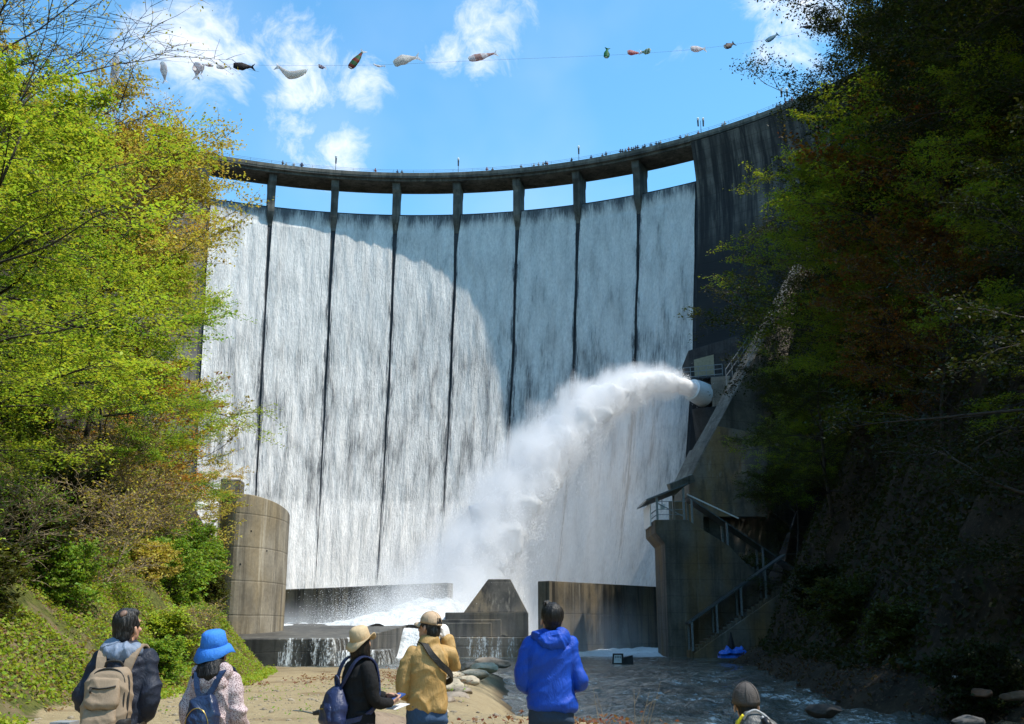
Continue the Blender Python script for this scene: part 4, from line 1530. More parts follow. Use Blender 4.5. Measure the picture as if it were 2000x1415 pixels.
V, F, var = cover_mesh(190000, (-20, -8.0), (12, 62), lambda x, y: (x < xl(y) + 0.9), 0.095, 0.45, 0.44)
tag(part('weeds', (V, F), M['leaf'], attr={'var': var, 'spray': np.full(len(var), 0.6)}, color=(0.30, 0.42, 0.04)), 'fresh green weeds and grass covering the left slope', 'weeds', kind='stuff')
V, F, var = cover_mesh(50000, (-20, -8.0), (12, 62), lambda x, y: (x < xl(y) + 0.2), 0.10, 0.5, 0.40)
tag(part('dead_leaves', (V, F), M['leaf'], attr={'var': var, 'spray': np.full(len(var), 0.6)}, color=(0.30, 0.21, 0.11)), 'brown dead leaves lying among the weeds of the left slope', 'leaf litter', kind='stuff')
V, F, var = cover_mesh(70000, (-34, -14), (36, 100), lambda x, y: (x < xl(y) - 4), 0.22, 0.45, 0.35)
tag(part('undergrowth', (V, F), M['leaf'], attr={'var': var, 'spray': np.full(len(var), 0.6)}, color=(0.13, 0.19, 0.03)), 'undergrowth beneath the trees of the left slope', 'undergrowth', kind='stuff')
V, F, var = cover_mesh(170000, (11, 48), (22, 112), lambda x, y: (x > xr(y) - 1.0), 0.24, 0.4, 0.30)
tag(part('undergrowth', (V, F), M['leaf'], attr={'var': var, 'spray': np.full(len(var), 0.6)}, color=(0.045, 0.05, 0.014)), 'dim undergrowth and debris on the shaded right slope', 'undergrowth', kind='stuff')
V, F, var = cover_mesh(26000, (7, 24), (20, 92), lambda x, y: (x > xr(y) - 5.0) & (x < xr(y) + 1.0), 0.16, 0.5, 0.38)
tag(part('bank_debris', (V, F), M['leaf'], attr={'var': var, 'spray': np.full(len(var), 0.6)}, color=(0.10, 0.065, 0.035)), 'brown debris and dead leaves along the shaded right bank', 'debris', kind='stuff')
V, F, var = cover_mesh(5000, (-1.5, 4.5), (12.6, 18.5), lambda x, y: (x < xb(y) - 0.2), 0.075, 0.5, 0.45)
tag(part('leaf_litter', (V, F), M['leaf'], attr={'var': var, 'spray': np.full(len(var), 0.6)}, color=(0.22, 0.10, 0.05)), 'reddish brown dead leaves along the edge of the bank by the man in blue', 'leaf litter', kind='stuff')
V, F, var = cover_mesh(2600, (-8.5, -0.9), (13, 40), lambda x, y: (x < xb(y) - 0.4), 0.06, 0.5, 0.60)
tag(part('sprouts', (V, F), M['leaf'], attr={'var': var, 'spray': np.full(len(var), 0.6)}, color=(0.2, 0.36, 0.03)), 'scattered green sprouts on the gravel path', 'sprouts', kind='stuff')
V, F, var = cover_mesh(5000, (-9, -1.2), (36, 63), lambda x, y: (x < xb(y) - 0.2), 0.10, 0.7, 0.55)
tag(part('driftwood_litter', (V, F), M['leaf'], attr={'var': var, 'spray': np.full(len(var), 0.6)}, color=(0.22, 0.12, 0.06)), 'brown litter left by the river on the far end of the gravel', 'litter', kind='stuff')


def stalks(name, x, y, n, h, spread, lab, mat, rad=0.006):
    rr = np.random.default_rng(int(abs(x * 100 + y * 10)))
    t = thing(name, lab, 'dry plant', (x, y, ground_at(x, y)))
    for i in range(n):
        a = rr.uniform(0, 2 * PI)
        d = np.array((math.cos(a) * spread * rr.uniform(0.1, 1), math.sin(a) * spread * 0.5, 1))
        hh = h * rr.uniform(0.5, 1)
        b = np.array((math.cos(a) * 0.12, math.sin(a) * 0.12, 0)) * rr.uniform(0.2, 1)
        pts, dd = curve_from(b, d, hh, 6, rr, 0.04, 0.0)
        m = MB()
        m.tube(pts, rad * (1 - 0.6 * np.linspace(0, 1, 7)), 4)
        for k in range(3):
            q = pts[3 + k]
            tp, _ = curve_from(q, d + rr.normal(size=3) * 0.6, hh * 0.18, 3, rr, 0.1, 0)
            m.tube(tp, [rad * 0.5, rad * 0.4, rad * 0.3, 0.001], 3)
        part('stalk', m.out(), mat, t, world=False)
    return t


stalks('dry_stalks', 1.15, 11.5, 9, 1.15, 0.42, 'thin dry stalks standing on the bank right of the man in blue', M['deadwood'])
stalks('dry_stalks', -1.35, 12.2, 7, 0.45, 0.5, 'short dry straw tuft in front of the brown boulder', M['deadwood'], 0.005)
stalks('dry_stalks', 0.55, 14.0, 5, 0.5, 0.8, 'low dry twigs at the feet of the bank left of the man in blue', M['deadwood'])
# ------------------------------------------------------------------ carp streamers on their cable
cable_px = [(-250, 78), (60, 96), (150, 103), (318, 119), (384, 124), (540, 129), (740, 128), (900, 120), (1180, 109), (1290, 103), (1400, 93), (1500, 78), (1600, 57), (1760, 18), (1950, -40)]
pts = np.array([at(px, py, 110) for px, py in cable_px])
tt = np.linspace(0, 1, len(pts))
L = np.concatenate([[0], np.cumsum(np.linalg.norm(np.diff(pts, axis=0), axis=1))])
ss = np.linspace(0, L[-1], 80)
ct = np.stack([np.interp(ss, L, pts[:, i]) for i in range(3)], -1)
for _ in range(6):
    ct[1:-1] = (ct[:-2] + ct[1:-1] * 2 + ct[2:]) / 4
tag(part('cable', MB().tube(ct, 0.012, 4).out(), M['steel']), 'thin cable strung across the sky above the dam, carrying carp streamers', 'cable')

STM = {}


def m_streamer(key, ca, cb, cc, bands=3.0):
    t = NT('streamer_' + key)
    u = t.sep(t.uv('uv'))
    w = t.math('FRACT', t.mul(u[0], bands))
    c = t.mix(t.ramp(w, 0.42, 0.5), ca, cb)
    vo = t.n('TexVoronoi')
    t.set(vo.inputs['Vector'], t.mapv(t.uv('uv'), (9, 5, 1)))
    vo.inputs['Scale'].default_value = 1.0
    c = t.mix(t.mul(t.ramp(vo.outputs['Distance'], 0.42, 0.6), 0.28), c, cc)
    d = t.bsdf(c, 0.6, t.bump(t.noise(t.obj(), 2.5, 4), 0.3, 0.06))
    tr = t.n('BsdfTranslucent')
    t.set(tr.inputs[0], c)
    mx = t.n('MixShader')
    mx.inputs[0].default_value = 0.6
    t.set(mx.inputs[1], d)
    t.set(mx.inputs[2], tr)
    return t.surf(mx)


W = (0.88, 0.86, 0.86)
for key, a, b, c, n in (('white', W, (0.7, 0.66, 0.66), (0.5, 0.4, 0.4), 2), ('pink', (0.78, 0.68, 0.68), W, (0.6, 0.45, 0.45), 3),
                        ('black', (0.02, 0.02, 0.025), (0.04, 0.03, 0.03), (0.10, 0.04, 0.04), 2), ('cream', (0.82, 0.78, 0.72), (0.75, 0.7, 0.66), (0.45, 0.4, 0.38), 2),
                        ('redgreen', (0.35, 0.05, 0.03), (0.04, 0.22, 0.08), (0.25, 0.1, 0.04), 2.6), ('rainbow', W, (0.6, 0.4, 0.35), (0.35, 0.1, 0.1), 2.0),
                        ('green', (0.01, 0.22, 0.07), (0.02, 0.26, 0.09), (0.0, 0.12, 0.04), 2), ('check', (0.6, 0.05, 0.06), (0.75, 0.5, 0.5), (0.3, 0.02, 0.03), 7),
                        ('greenwhite', (0.7, 0.75, 0.72), (0.25, 0.4, 0.2), (0.05, 0.05, 0.05), 3), ('maroon', (0.12, 0.08, 0.08), (0.2, 0.15, 0.14), (0.05, 0.03, 0.03), 3),
                        ('blue', (0.03, 0.22, 0.33), (0.05, 0.28, 0.4), (0.02, 0.1, 0.2), 2), ('olive', (0.30, 0.24, 0.06), (0.2, 0.16, 0.05), (0.1, 0.08, 0.02), 3),
                        ('orange', (0.5, 0.2, 0.02), (0.4, 0.15, 0.02), (0.2, 0.08, 0.01), 2), ('violet', (0.45, 0.4, 0.5), (0.12, 0.08, 0.14), (0.05, 0.05, 0.05), 3)):
    STM[key] = m_streamer(key, a, b, c, n)


def streamer(px0, py0, px1, py1, w, key, label, dep=109.6, bend=0.0, fork=True, bulge=0.5):
    """wind-sock fish: open mouth at the first pixel, forked tail at the second; w = body width in metres"""
    a, b = at(px0, py0, dep), at(px1, py1, dep + 0.6)
    o = thing('carp_streamer', label, 'carp streamer', a, 0, 'carp streamers on the cable')
    n, m = 16, 14
    t = np.linspace(0, 1, n)
    axis = a + (b - a) * t[:, None]
    d = _norm(b - a)
    side = _norm(np.cross(d, (0, 1.0, 0)))
    axis = axis + side * (bend * np.sin(t * PI))[:, None]
    prof = np.interp(t, [0, 0.06, 0.2, bulge, 0.8, 0.9, 1.0], [0.55, 0.8, 0.92, 1.0, 0.5, 0.34, 0.3])
    ph = np.linspace(0, 2 * PI, m, endpoint=False)
    depv = np.array((0, 1.0, 0))
    k = fbm(np.stack([np.repeat(t[:, None] * 4, m, 1), np.repeat(np.cos(ph)[None], n, 0) * 2, np.repeat(np.sin(ph)[None], n, 0) * 2 + px0], -1), 3)
    rr = w / 2 * prof[:, None] * (0.75 + 0.5 * k)
    V = axis[:, None] + side * (np.cos(ph)[None, :, None] * rr[..., None]) + depv * (np.sin(ph)[None, :, None] * rr[..., None] * 0.55)
    F = [(i * m + j, i * m + (j + 1) % m, (i + 1) * m + (j + 1) % m, (i + 1) * m + j) for i in range(n - 1) for j in range(m)]
    uv = np.stack([np.repeat(t[:, None], m, 1), np.repeat(np.abs(ph / PI - 1)[None], n, 0)], -1).reshape(-1, 2)
    part('body', (V.reshape(-1, 3), F), STM[key], o, smooth=True, uv=uv)
    mb = MB()
    mb.tube(np.stack([axis[0] + side * math.cos(x) * w * 0.28 + depv * math.sin(x) * w * 0.16 for x in np.linspace(0, 2 * PI, 13)]), 0.035, 5)
    part('mouth_ring', mb.out(), M['whitepaint'], o)
    if fork:
        e = axis[-1]
        pts = [e - side * w * 0.15, e + d * w * 0.5 - side * w * 0.5, e + d * w * 0.25, e + d * w * 0.5 + side * w * 0.45, e + side * w * 0.15]
        mb = MB()
        mb.extr([p + depv * (0.1 * math.sin(i * 2)) for i, p in enumerate(pts)], depv * 0.05)
        part('tail', mb.out(), STM[key if key in ('black', 'green', 'blue', 'olive', 'orange', 'maroon') else 'white'], o, uv=np.zeros((10, 2)))
    return o


streamer(227, 110, 221, 190, 1.0, 'white', 'long white streamer hanging down at far left behind thin twigs')
streamer(318, 122, 322, 156, 0.85, 'white', 'narrow white streamer hanging down above the golden tree')
streamer(386, 124, 384, 148, 1.15, 'pink', 'wide pale crumpled streamer hanging beside the golden tree top')
streamer(397, 126, 394, 143, 0.42, 'white', 'tiny thin white streamer just right of the pale crumpled one')
streamer(416, 129, 400, 127, 0.38, 'rainbow', 'small pale orange and grey streamer at the tip of the golden tree')
streamer(423, 131, 446, 131, 0.6, 'white', 'small white streamer left of the black one')
streamer(456, 129, 490, 131, 1.05, 'black', 'black diamond shaped streamer')
streamer(598, 140, 545, 131, 1.15, 'cream', 'long sagging cream streamer with its mouth to the right', bend=0.75)
streamer(622, 130, 634, 132, 0.62, 'violet', 'small crumpled violet and white streamer right of the cream one')
streamer(684, 133, 707, 103, 0.95, 'redgreen', 'red and green banded streamer standing up above the cable')
streamer(730, 126, 750, 129, 0.3, 'white', 'thin little white streamer between the red one and the big white one', bend=-0.15)
streamer(770, 125, 812, 113, 1.3, 'cream', 'big off white streamer with its tail kicked upward', bend=0.2)
streamer(916, 116, 965, 105, 0.95, 'rainbow', 'white streamer with a reddish ring pattern')
streamer(1184, 113, 1186, 97, 0.75, 'green', 'bright green streamer with white ends')
streamer(1226, 103, 1248, 104, 0.72, 'check', 'small red and white checked streamer', fork=False, bulge=0.3)
streamer(1270, 100, 1254, 102, 0.8, 'greenwhite', 'white and green streamer right beside the red checked one')
streamer(1350, 96, 1374, 96, 0.85, 'pink', 'pale streamer with a dark tail over the right half of the dam')
streamer(1416, 93, 1431, 86, 0.8, 'maroon', 'dark maroon and grey streamer')
streamer(1497, 81, 1517, 68, 0.62, 'blue', 'slim teal blue streamer slanting above the cable')
streamer(1586, 53, 1566, 53, 0.55, 'maroon', 'small brown and white streamer just left of the dark trees')
streamer(1645, 37, 1617, 46, 0.7, 'olive', 'olive yellow streamer among the dark branch tips')
streamer(1690, 31, 1676, 33, 0.75, 'orange', 'orange streamer half hidden in the dark tree at the upper right')

# ------------------------------------------------------------------ small things near the water
sg = thing('warning_sign', 'black box with a white sign panel standing in the river', 'sign', at(1207, 1297, 78))
b = at(1207, 1297, 78)
mb = MB()
mb.hexa([b + (-0.42, 0, -0.3), b + (0.42, 0, -0.3), b + (0.42, 0.5, -0.3), b + (-0.42, 0.5, -0.3), b + (-0.32, 0.12, 0.72), b + (0.42, 0.12, 0.72), b + (0.42, 0.5, 0.72), b + (-0.32, 0.5, 0.72)])
part('housing', mb.out(), M['black'], sg)
mb = MB()
mb.hexa([b + (-0.30, -0.012, 0.06), b + (0.27, -0.012, 0.06), b + (0.27, 0.012, 0.06), b + (-0.30, 0.012, 0.06), b + (-0.25, 0.07, 0.62), b + (0.27, 0.07, 0.62), b + (0.27, 0.11, 0.62), b + (-0.25, 0.11, 0.62)])
pn = part('panel', mb.out(), M['signpanel'], sg)
mb = MB()
for k in range(4):
    x = -0.2 + k * 0.115
    for (dx0, dx1, z0, z1) in ((0, 0.085, 0.50, 0.525), (0, 0.085, 0.435, 0.455), (0.03, 0.055, 0.39, 0.53)):
        mb.box(b[0] + x + dx0, b[0] + x + dx1, b[1] + 0.028, b[1] + 0.05, b[2] + z0, b[2] + z1)
mb.box(b[0] - 0.02, b[0] + 0.14, b[1] + 0.018, b[1] + 0.03, b[2] + 0.2, b[2] + 0.28)
part('lettering', mb.out(), M['black'], pn)
b = at(1228, 1297, 78.4)
mb = MB()
mb.hexa([b + (-0.4, 0, -0.3), b + (0.36, 0, -0.3), b + (0.36, 0.7, -0.3), b + (-0.4, 0.7, -0.3), b + (-0.36, 0.1, 0.42), b + (0.33, 0.15, 0.6), b + (0.33, 0.6, 0.6), b + (-0.36, 0.6, 0.45)])
tag(part('river_crate', mb.out(), M['black']), 'dark slanted box lying in the river against the sign box', 'box')

b = at(1432, 1279, 84)
nx, ny = 40, 16
X, Y = np.meshgrid(np.linspace(-1.1, 1.1, nx), np.linspace(-0.7, 0.7, ny), indexing='ij')
Zt = 0.05 + 0.85 * (fbm(np.stack([X * 2.6, Y * 3.0, X * 0 + 3], -1), 4) ** 1.2) * np.clip(1.15 - (X / 1.1) ** 4 - (Y / 0.7) ** 4, 0, 1)
top = np.stack([X, Y, Zt], -1).reshape(-1, 3)
bot = top - (0, 0, 0.0) * 1
bot = np.stack([X, Y, X * 0 - 0.25], -1).reshape(-1, 3)
n = nx * ny
F = list(map(tuple, grid_faces(nx, ny))) + [tuple(reversed(f + n)) for f in grid_faces(nx, ny)]
edge = [i * ny for i in range(nx)] + [(nx - 1) * ny + j for j in range(1, ny)] + [i * ny + ny - 1 for i in range(nx - 2, -1, -1)] + [j for j in range(ny - 2, 0, -1)]
for i in range(len(edge)):
    j = (i + 1) % len(edge)
    F.append((edge[i], edge[j], edge[j] + n, edge[i] + n))
tag(part('tarpaulin', (np.concatenate([top, bot]) + b, F), M['tarp'], smooth=True), 'crumpled bright blue tarpaulin at the dark water edge by the stair wall', 'tarpaulin')
b2 = at(1428, 1262, 85)
tag(part('marker_cone', MB().tube([b2 + (0, 0, -0.8), b2 + (0, 0, 0.1), b2 + (0.02, 0, 1.05)], [0.34, 0.26, 0.06], 10).out(), M['black']), 'dark pointed cone standing just behind the blue tarpaulin', 'cone')

# trekking poles on the gravel
tp = thing('trekking_pole', 'black folded trekking pole lying on the gravel left of the woman in black', 'trekking pole', at(600, 1392, 17.0))
a, b = at(572, 1388, 17.2), at(612, 1394, 16.8)
part('shaft', MB().tube([a, (a + b) / 2 + (0, 0, 0.01), b], [0.008, 0.012, 0.014], 6).out(), M['steel'], tp)
part('grip', MB().tube([b, b + (0.1, -0.02, 0.02), b + (0.19, -0.03, 0.03)], [0.03, 0.045, 0.03], 8).out(), M['plastic_black'], tp)
part('strap', MB().tube([b + (0.15, 0, 0.05), b + (0.2, 0.03, 0.14), b + (0.11, 0.03, 0.12), b + (0.1, 0, 0.03)], 0.014, 5).out(), M['plastic_black'], tp)

# tops of two things in the foreground at lower left
b = at(117, 1411, 5.2)
gp = thing('grey_post', 'grey square post top with a dark recess at the bottom left edge', 'post', (b[0], b[1], 0))
zt_ = b[2]
part('shaft', MB().box(b[0] - 0.05, b[0] + 0.05, b[1], b[1] + 0.1, 0, zt_ - 0.02).out(), M['greybox'], gp)
part('cap', MB().box(b[0] - 0.045, b[0] + 0.05, b[1] - 0.01, b[1] + 0.11, zt_ - 0.017, zt_).out(), M['greybox'], gp)
part('recess', MB().box(b[0] + 0.003, b[0] + 0.04, b[1] - 0.03, b[1] - 0.013, zt_ - 0.05, zt_ - 0.006).out(), M['black'], gp)

# ------------------------------------------------------------------ far people along the crest
_fig = None


def tiny_person():
    Vs = MB()
    Vs.tube([(-0.09, 0, 0), (-0.09, 0, 0.45), (-0.08, 0, 0.85)], [0.06, 0.07, 0.09], 6)
    Vs.tube([(0.09, 0, 0), (0.09, 0, 0.45), (0.08, 0, 0.85)], [0.06, 0.07, 0.09], 6)
    Vs.add(*tube([(0, 0, 0.78), (0, 0, 1.05), (0, 0, 1.3), (0, 0, 1.42), (0, 0, 1.5)], [0.17, 0.16, 0.21, 0.15, 0.06], 8, True, [0.12, 0.11, 0.13, 0.1, 0.06]))
    for s in (-1, 1):
        Vs.tube([(0.2 * s, 0, 1.36), (0.26 * s, -0.04, 1.1), (0.2 * s, -0.22, 1.0)], [0.065, 0.055, 0.04], 6)
    Vs.add(*tube([(0, 0, 1.42), (0, 0, 1.5), (0, -0.01, 1.56), (0, 0, 1.64), (0, 0, 1.72), (0, 0, 1.75)], [0.05, 0.07, 0.095, 0.1, 0.07, 0.02], 8))
    me = mesh_from(*Vs.out(), M['figure'], True)
    o = bpy.data.objects.new('person', me)
    COL.objects.link(o)
    md = o.modifiers.new('r', 'REMESH')
    md.mode = 'VOXEL'
    md.voxel_size = 0.045
    dg = bpy.context.evaluated_depsgraph_get()
    me2 = bpy.data.meshes.new_from_object(o.evaluated_get(dg))
    me2.materials.clear()
    me2.materials.append(M['figure'])
    me2.polygons.foreach_set('use_smooth', np.ones(len(me2.polygons), bool))
    bpy.data.objects.remove(o)
    return me2


TINY = tiny_person()
crowd_px = [552, 559, 574, 588, 590, 733, 776, 785, 951, 962, 1018, 1043, 1052, 1061, 1066, 1069, 1117, 1155, 1177, 1184, 1212, 1216, 1222, 1228, 1234, 1238, 1242, 1246, 1256, 1260, 1272, 1282, 1287, 1290, 1329, 1339, 1343, 1364, 1411, 1416, 1480, 1518, 1524, 1535, 1543, 1547]
A_ = np.arange(-30, 62, 0.02)
PP = pol(A_, 88.5, ZT + 0.5)
PXS = 1000 + 2000 * (PP[:, 0] / (PP[:, 1] * CT + (PP[:, 2] - EYE) * ST))
cr = np.random.default_rng(4)
cols = [(0.03, 0.03, 0.04), (0.05, 0.05, 0.06), (0.25, 0.08, 0.06), (0.3, 0.28, 0.25), (0.05, 0.07, 0.15), (0.12, 0.1, 0.09)]
for px in crowd_px:
    a = A_[np.argmin(np.abs(PXS - px))]
    s = cr.uniform(0.86, 1.08)
    b = pol(a, 88.42, ZS + 0.853)
    o = link('person', TINY, None, cols[cr.integers(len(cols))])
    o.location = tuple(b)
    o.scale = (s, s, s)
    o.rotation_euler = (0, 0, -math.radians(a) + cr.uniform(-0.7, 0.7))
    if px < 800:
        tag(o, 'tiny figure on the dam crest above the left bays', 'person', 'people above the left bays')
    elif px < 1130:
        tag(o, 'tiny figure on the dam crest above the middle bays', 'person', 'people above the middle bays')
    elif px < 1300:
        tag(o, 'tiny figure among the crowd on the dam crest above the two rightmost bays', 'person', 'people above the right bays')
    else:
        tag(o, 'tiny figure on the dam crest above the dark wing wall', 'person', 'people above the wing wall')
# ------------------------------------------------------------------ water jet and spray
r = np.random.default_rng(12)
JA = 8.0


def jaxis(s):
    s = np.asarray(s, float)
    return np.stack([27.6 - 36.1 * s, 150 - 30 * s, 36 + JA * s - (37 + JA) * s * s], -1)


def jrad(s):
    return 1.75 + 3.6 * np.clip(s, 0, 1.1) ** 1.15


def jframe(s):
    d = np.stack([np.full_like(s, -36.1), np.full_like(s, -30.0), JA - 2 * (37 + JA) * s], -1)
    d /= np.linalg.norm(d, axis=-1)[..., None]
    h = np.cross(d, (0, 0, 1.0))
    h /= np.linalg.norm(h, axis=-1)[..., None]
    return d, h, np.cross(h, d)


def m_spray():
    t = NT('white_spray')
    d = t.n('BsdfDiffuse', {'Color': (0.97, 0.97, 0.97)})
    tr = t.n('BsdfTranslucent', {'Color': (0.97, 0.97, 0.97)})
    mx = t.n('MixShader')
    mx.inputs[0].default_value = 0.5
    t.set(mx.inputs[1], d)
    t.set(mx.inputs[2], tr)
    return t.surf(mx)


M['spray'] = m_spray()
jet = thing('water_jet', 'huge white jet of water arcing from the outlet pipe down to the weir', 'water jet', NZ)
# dense inner column
ns_, nm_ = 120, 40
S = np.linspace(0, 0.97, ns_)
D, Hh, Uu = jframe(S)
ph = np.linspace(0, 2 * PI, nm_, endpoint=False)
Rr = jrad(S)[:, None] * 0.66 * np.ones((1, nm_))
Q = jaxis(S)[:, None] + Hh[:, None] * np.cos(ph)[None, :, None] * Rr[..., None] + Uu[:, None] * np.sin(ph)[None, :, None] * Rr[..., None]
k = fbm(Q * np.array((0.55, 0.55, 0.55)), 5) - 0.5
Rr = Rr * (1 + k * 1.9 * np.minimum(1, S * 6)[:, None])
Q = jaxis(S)[:, None] + Hh[:, None] * np.cos(ph)[None, :, None] * Rr[..., None] + Uu[:, None] * np.sin(ph)[None, :, None] * Rr[..., None]
F = [(i * nm_ + j, i * nm_ + (j + 1) % nm_, (i + 1) * nm_ + (j + 1) % nm_, (i + 1) * nm_ + j) for i in range(ns_ - 1) for j in range(nm_)]
part('core', (Q.reshape(-1, 3), F), M['spray'], jet, smooth=True)
# shreds of white water torn from it
n = 800000
s = r.uniform(-0.01, 1, n)
s = np.sign(s) * np.abs(s) ** 0.66
c = jaxis(s)
d, h, u = jframe(s)
rad = jrad(np.maximum(s, 0)) * np.abs(r.normal(size=n)) * 0.40
a = r.uniform(0, 2 * PI, n)
P = c + h * (np.cos(a) * rad)[:, None] + u * (np.sin(a) * rad)[:, None]
lump = fbm(P * 0.7 + 3, 4) - 0.5
P = P + (P - c) * (lump * 2.2)[:, None]
fall_ = np.abs(r.normal(size=n)) * (r.uniform(size=n) < 0.12) * np.maximum(s, 0) * 4.0
P[:, 2] -= fall_
keep = (lump > -0.06) | (rad < jrad(s) * 0.5)
P, s, d, h, u = P[keep], s[keep], d[keep], h[keep], u[keep]
n = len(P)
L = (0.045 + 0.03 * np.maximum(s, 0)) * r.uniform(0.5, 1.5, n)
w_ = L * r.uniform(0.25, 0.5, n)
L = L * 1.3
ax = d + r.normal(size=(n, 3)) * 0.35
ax /= np.linalg.norm(ax, axis=1)[:, None]
rv = r.normal(size=(n, 3))
bb = np.cross(ax, rv)
bb /= np.linalg.norm(bb, axis=1)[:, None]
V = np.stack([P - ax * L[:, None], P + bb * w_[:, None], P + ax * L[:, None], P - bb * w_[:, None]], 1)
part('spray', (V.reshape(-1, 3), np.arange(4 * n).reshape(n, 4)), M['spray'], jet)


# churning splash where the jet lands
n = 130000
x = r.normal(-9.5, 4.0, n)
y = r.normal(110, 4.0, n)
z = 1.8 + np.abs(r.normal(size=n)) ** 1.5 * 1.6 * (0.2 + 1.6 * fbm(np.stack([x, y, x * 0], -1) * 0.5, 3) ** 1.5)
ok = (x > -22) & (x < 0.5) & (y > 100) & (y < 121)
P = np.stack([x, y, z], -1)[ok]
V, F, var = leaf_quads(P, 0.06, r, 0.1)
tag(part('splash', (V, F), M['spray']), 'churned white splash where the jet strikes the pool', 'splash', kind='stuff')


def m_mist():
    t = NT('mist')
    p = t.pos()
    q = t.sep(p)
    x, y, z = q[0], q[1], q[2]
    s = t.mul(t.sub(27.6, x), 1 / 36.1)
    s1 = t.math('MINIMUM', t.math('MAXIMUM', s, 0.0), 1.1)
    yc = t.sub(150.0, t.mul(s1, 30.0))
    zc = t.sub(t.add(36.0, t.mul(s1, JA)), t.mul(t.mul(s1, s1), 37.0 + JA))
    sl = t.mul(t.sub(JA, t.mul(s1, 2 * (37 + JA))), 1 / 47.0)
    cf = t.math('DIVIDE', 1.0, t.math('SQRT', t.add(1.0, t.mul(sl, sl))))
    dz = t.sub(z, zc)
    dy = t.mul(t.sub(y, yc), 0.77)
    R_ = t.add(1.8, t.mul(t.math('POWER', s1, 1.15), 4.2))
    n1 = t.noise(t.mapv(p, (1, 1, 0.7)), 0.33, 5, 0.62)
    nn = t.sub(n1, 0.5)
    dzp = t.mul(dz, cf)
    rho = t.math('DIVIDE', t.math('SQRT', t.add(t.mul(dy, dy), t.mul(dzp, dzp))), R_)
    core = t.ramp(t.add(rho, t.mul(nn, 2.2)), 1.35, 0.5)
    inr = t.mul(t.ramp(s, 0.02, 0.15), t.ramp(s, 1.25, 1.0))
    core = t.mul(core, inr)
    # veil of drops hanging below the jet
    dn = t.math('MAXIMUM', t.mul(dz, -1.0), 0.0)
    n2 = t.noise(t.mapv(p, (1, 1, 0.18)), 0.42, 5, 0.6)
    vf = t.mul(t.ramp(t.math('DIVIDE', t.math('ABSOLUTE', dy), t.add(R_, 2.0)), 1.5, 0.2), t.ramp(dn, 0.5, 3.0))
    vf = t.mul(vf, t.ramp(dn, 30, 2, 0.25, 1.0))
    vf = t.mul(vf, t.mul(t.ramp(s, 0.05, 0.45), t.ramp(s, 1.3, 0.9)))
    vf = t.mul(vf, t.ramp(n2, 0.3, 0.7, 0.25, 1.2))
    # low cloud over the pool and along the dam foot
    hh = t.ramp(t.add(z, t.mul(nn, 7.0)), 5.0, 0.5)
    low = t.mul(t.mul(hh, t.ramp(n1, 0.36, 0.62)), t.ramp(x, 15, 8))
    dx_ = t.mul(t.add(x, 8.0), 1 / 9.0)
    dy_ = t.mul(t.sub(y, 113.0), 1 / 11.0)
    bl = t.math('SQRT', t.add(t.mul(dx_, dx_), t.mul(dy_, dy_)))
    burst = t.mul(t.ramp(t.add(bl, t.mul(nn, 1.6)), 1.1, 0.2), t.ramp(t.add(z, t.mul(nn, 10)), 11, 2))
    dens = t.add(t.add(t.mul(core, 0.36), t.mul(vf, 0.09)), t.add(t.mul(low, 0.045), t.mul(burst, 0.13)))
    v = t.n('VolumePrincipled')
    v.inputs['Color'].default_value = (0.97, 0.98, 1.0, 1)
    v.inputs['Anisotropy'].default_value = 0.1
    t.set(v.inputs['Density'], dens)
    t.set(t.out.inputs['Volume'], v)
    m = t.m
    m.cycles.volume_step_rate = 0.5
    return m


M['mist'] = m_mist()
mb = MB()
mb.prism([(-31, 101), (14, 93), (24.5, 123), (27.2, 148), (24, 152), (-2, 146), (-31, 139)], -1.3, [20, 20, 41, 41, 41, 41, 22])
tag(part('mist', mb.out(), M['mist']), 'white mist drifting off the jet and the pool at the dam foot', 'mist', kind='stuff')
# ------------------------------------------------------------------ people
def remesh(mb, voxel, smooth=4, fac=0.5):
    me = mesh_from(*mb.out())
    o = bpy.data.objects.new('tmp', me)
    COL.objects.link(o)
    md = o.modifiers.new('r', 'REMESH')
    md.mode = 'VOXEL'
    md.voxel_size = voxel
    if smooth:
        sm = o.modifiers.new('s', 'SMOOTH')
        sm.factor = fac
        sm.iterations = smooth
    dg = bpy.context.evaluated_depsgraph_get()
    ev = o.evaluated_get(dg)
    m2 = ev.to_mesh()
    V = np.empty(len(m2.vertices) * 3, np.float32)
    m2.vertices.foreach_get('co', V)
    N = np.empty(len(m2.vertices) * 3, np.float32)
    m2.vertices.foreach_get('normal', N)
    li = np.empty(len(m2.loops), np.int32)
    m2.loops.foreach_get('vertex_index', li)
    F = li.reshape(-1, 4).copy() if len(m2.loops) == 4 * len(m2.polygons) else [tuple(p.vertices) for p in m2.polygons]
    ev.to_mesh_clear()
    bpy.data.objects.remove(o)
    bpy.data.meshes.remove(me)
    return V.reshape(-1, 3).astype(float), F, N.reshape(-1, 3).astype(float)


def folds(V, N, amp, seed, dirs=((1.0, 0.3, 0.9),), sc=9.0):
    """soft ridged creases running across the cloth"""
    d = np.zeros(len(V))
    for i, dr in enumerate(dirs):
        dr = np.array(dr, float)
        dr /= np.linalg.norm(dr)
        q = V + (fbm(V * 5 + seed, 2)[:, None] - 0.5) * 0.12
        al = q @ dr
        rest = q - al[:, None] * dr
        p = rest * sc * 0.35 + (al * sc)[:, None] * dr
        n = vnoise(p + seed * 3.1 + i * 11)
        big = 1 - np.abs(2 * n - 1)
        n2 = vnoise(p * 2.3 + 7)
        d += big ** 2.2 * 1.25 + 0.4 * (1 - np.abs(2 * n2 - 1)) ** 2
    d = d / len(dirs) - 0.4
    return V + N * (d * 2 * amp)[:, None]


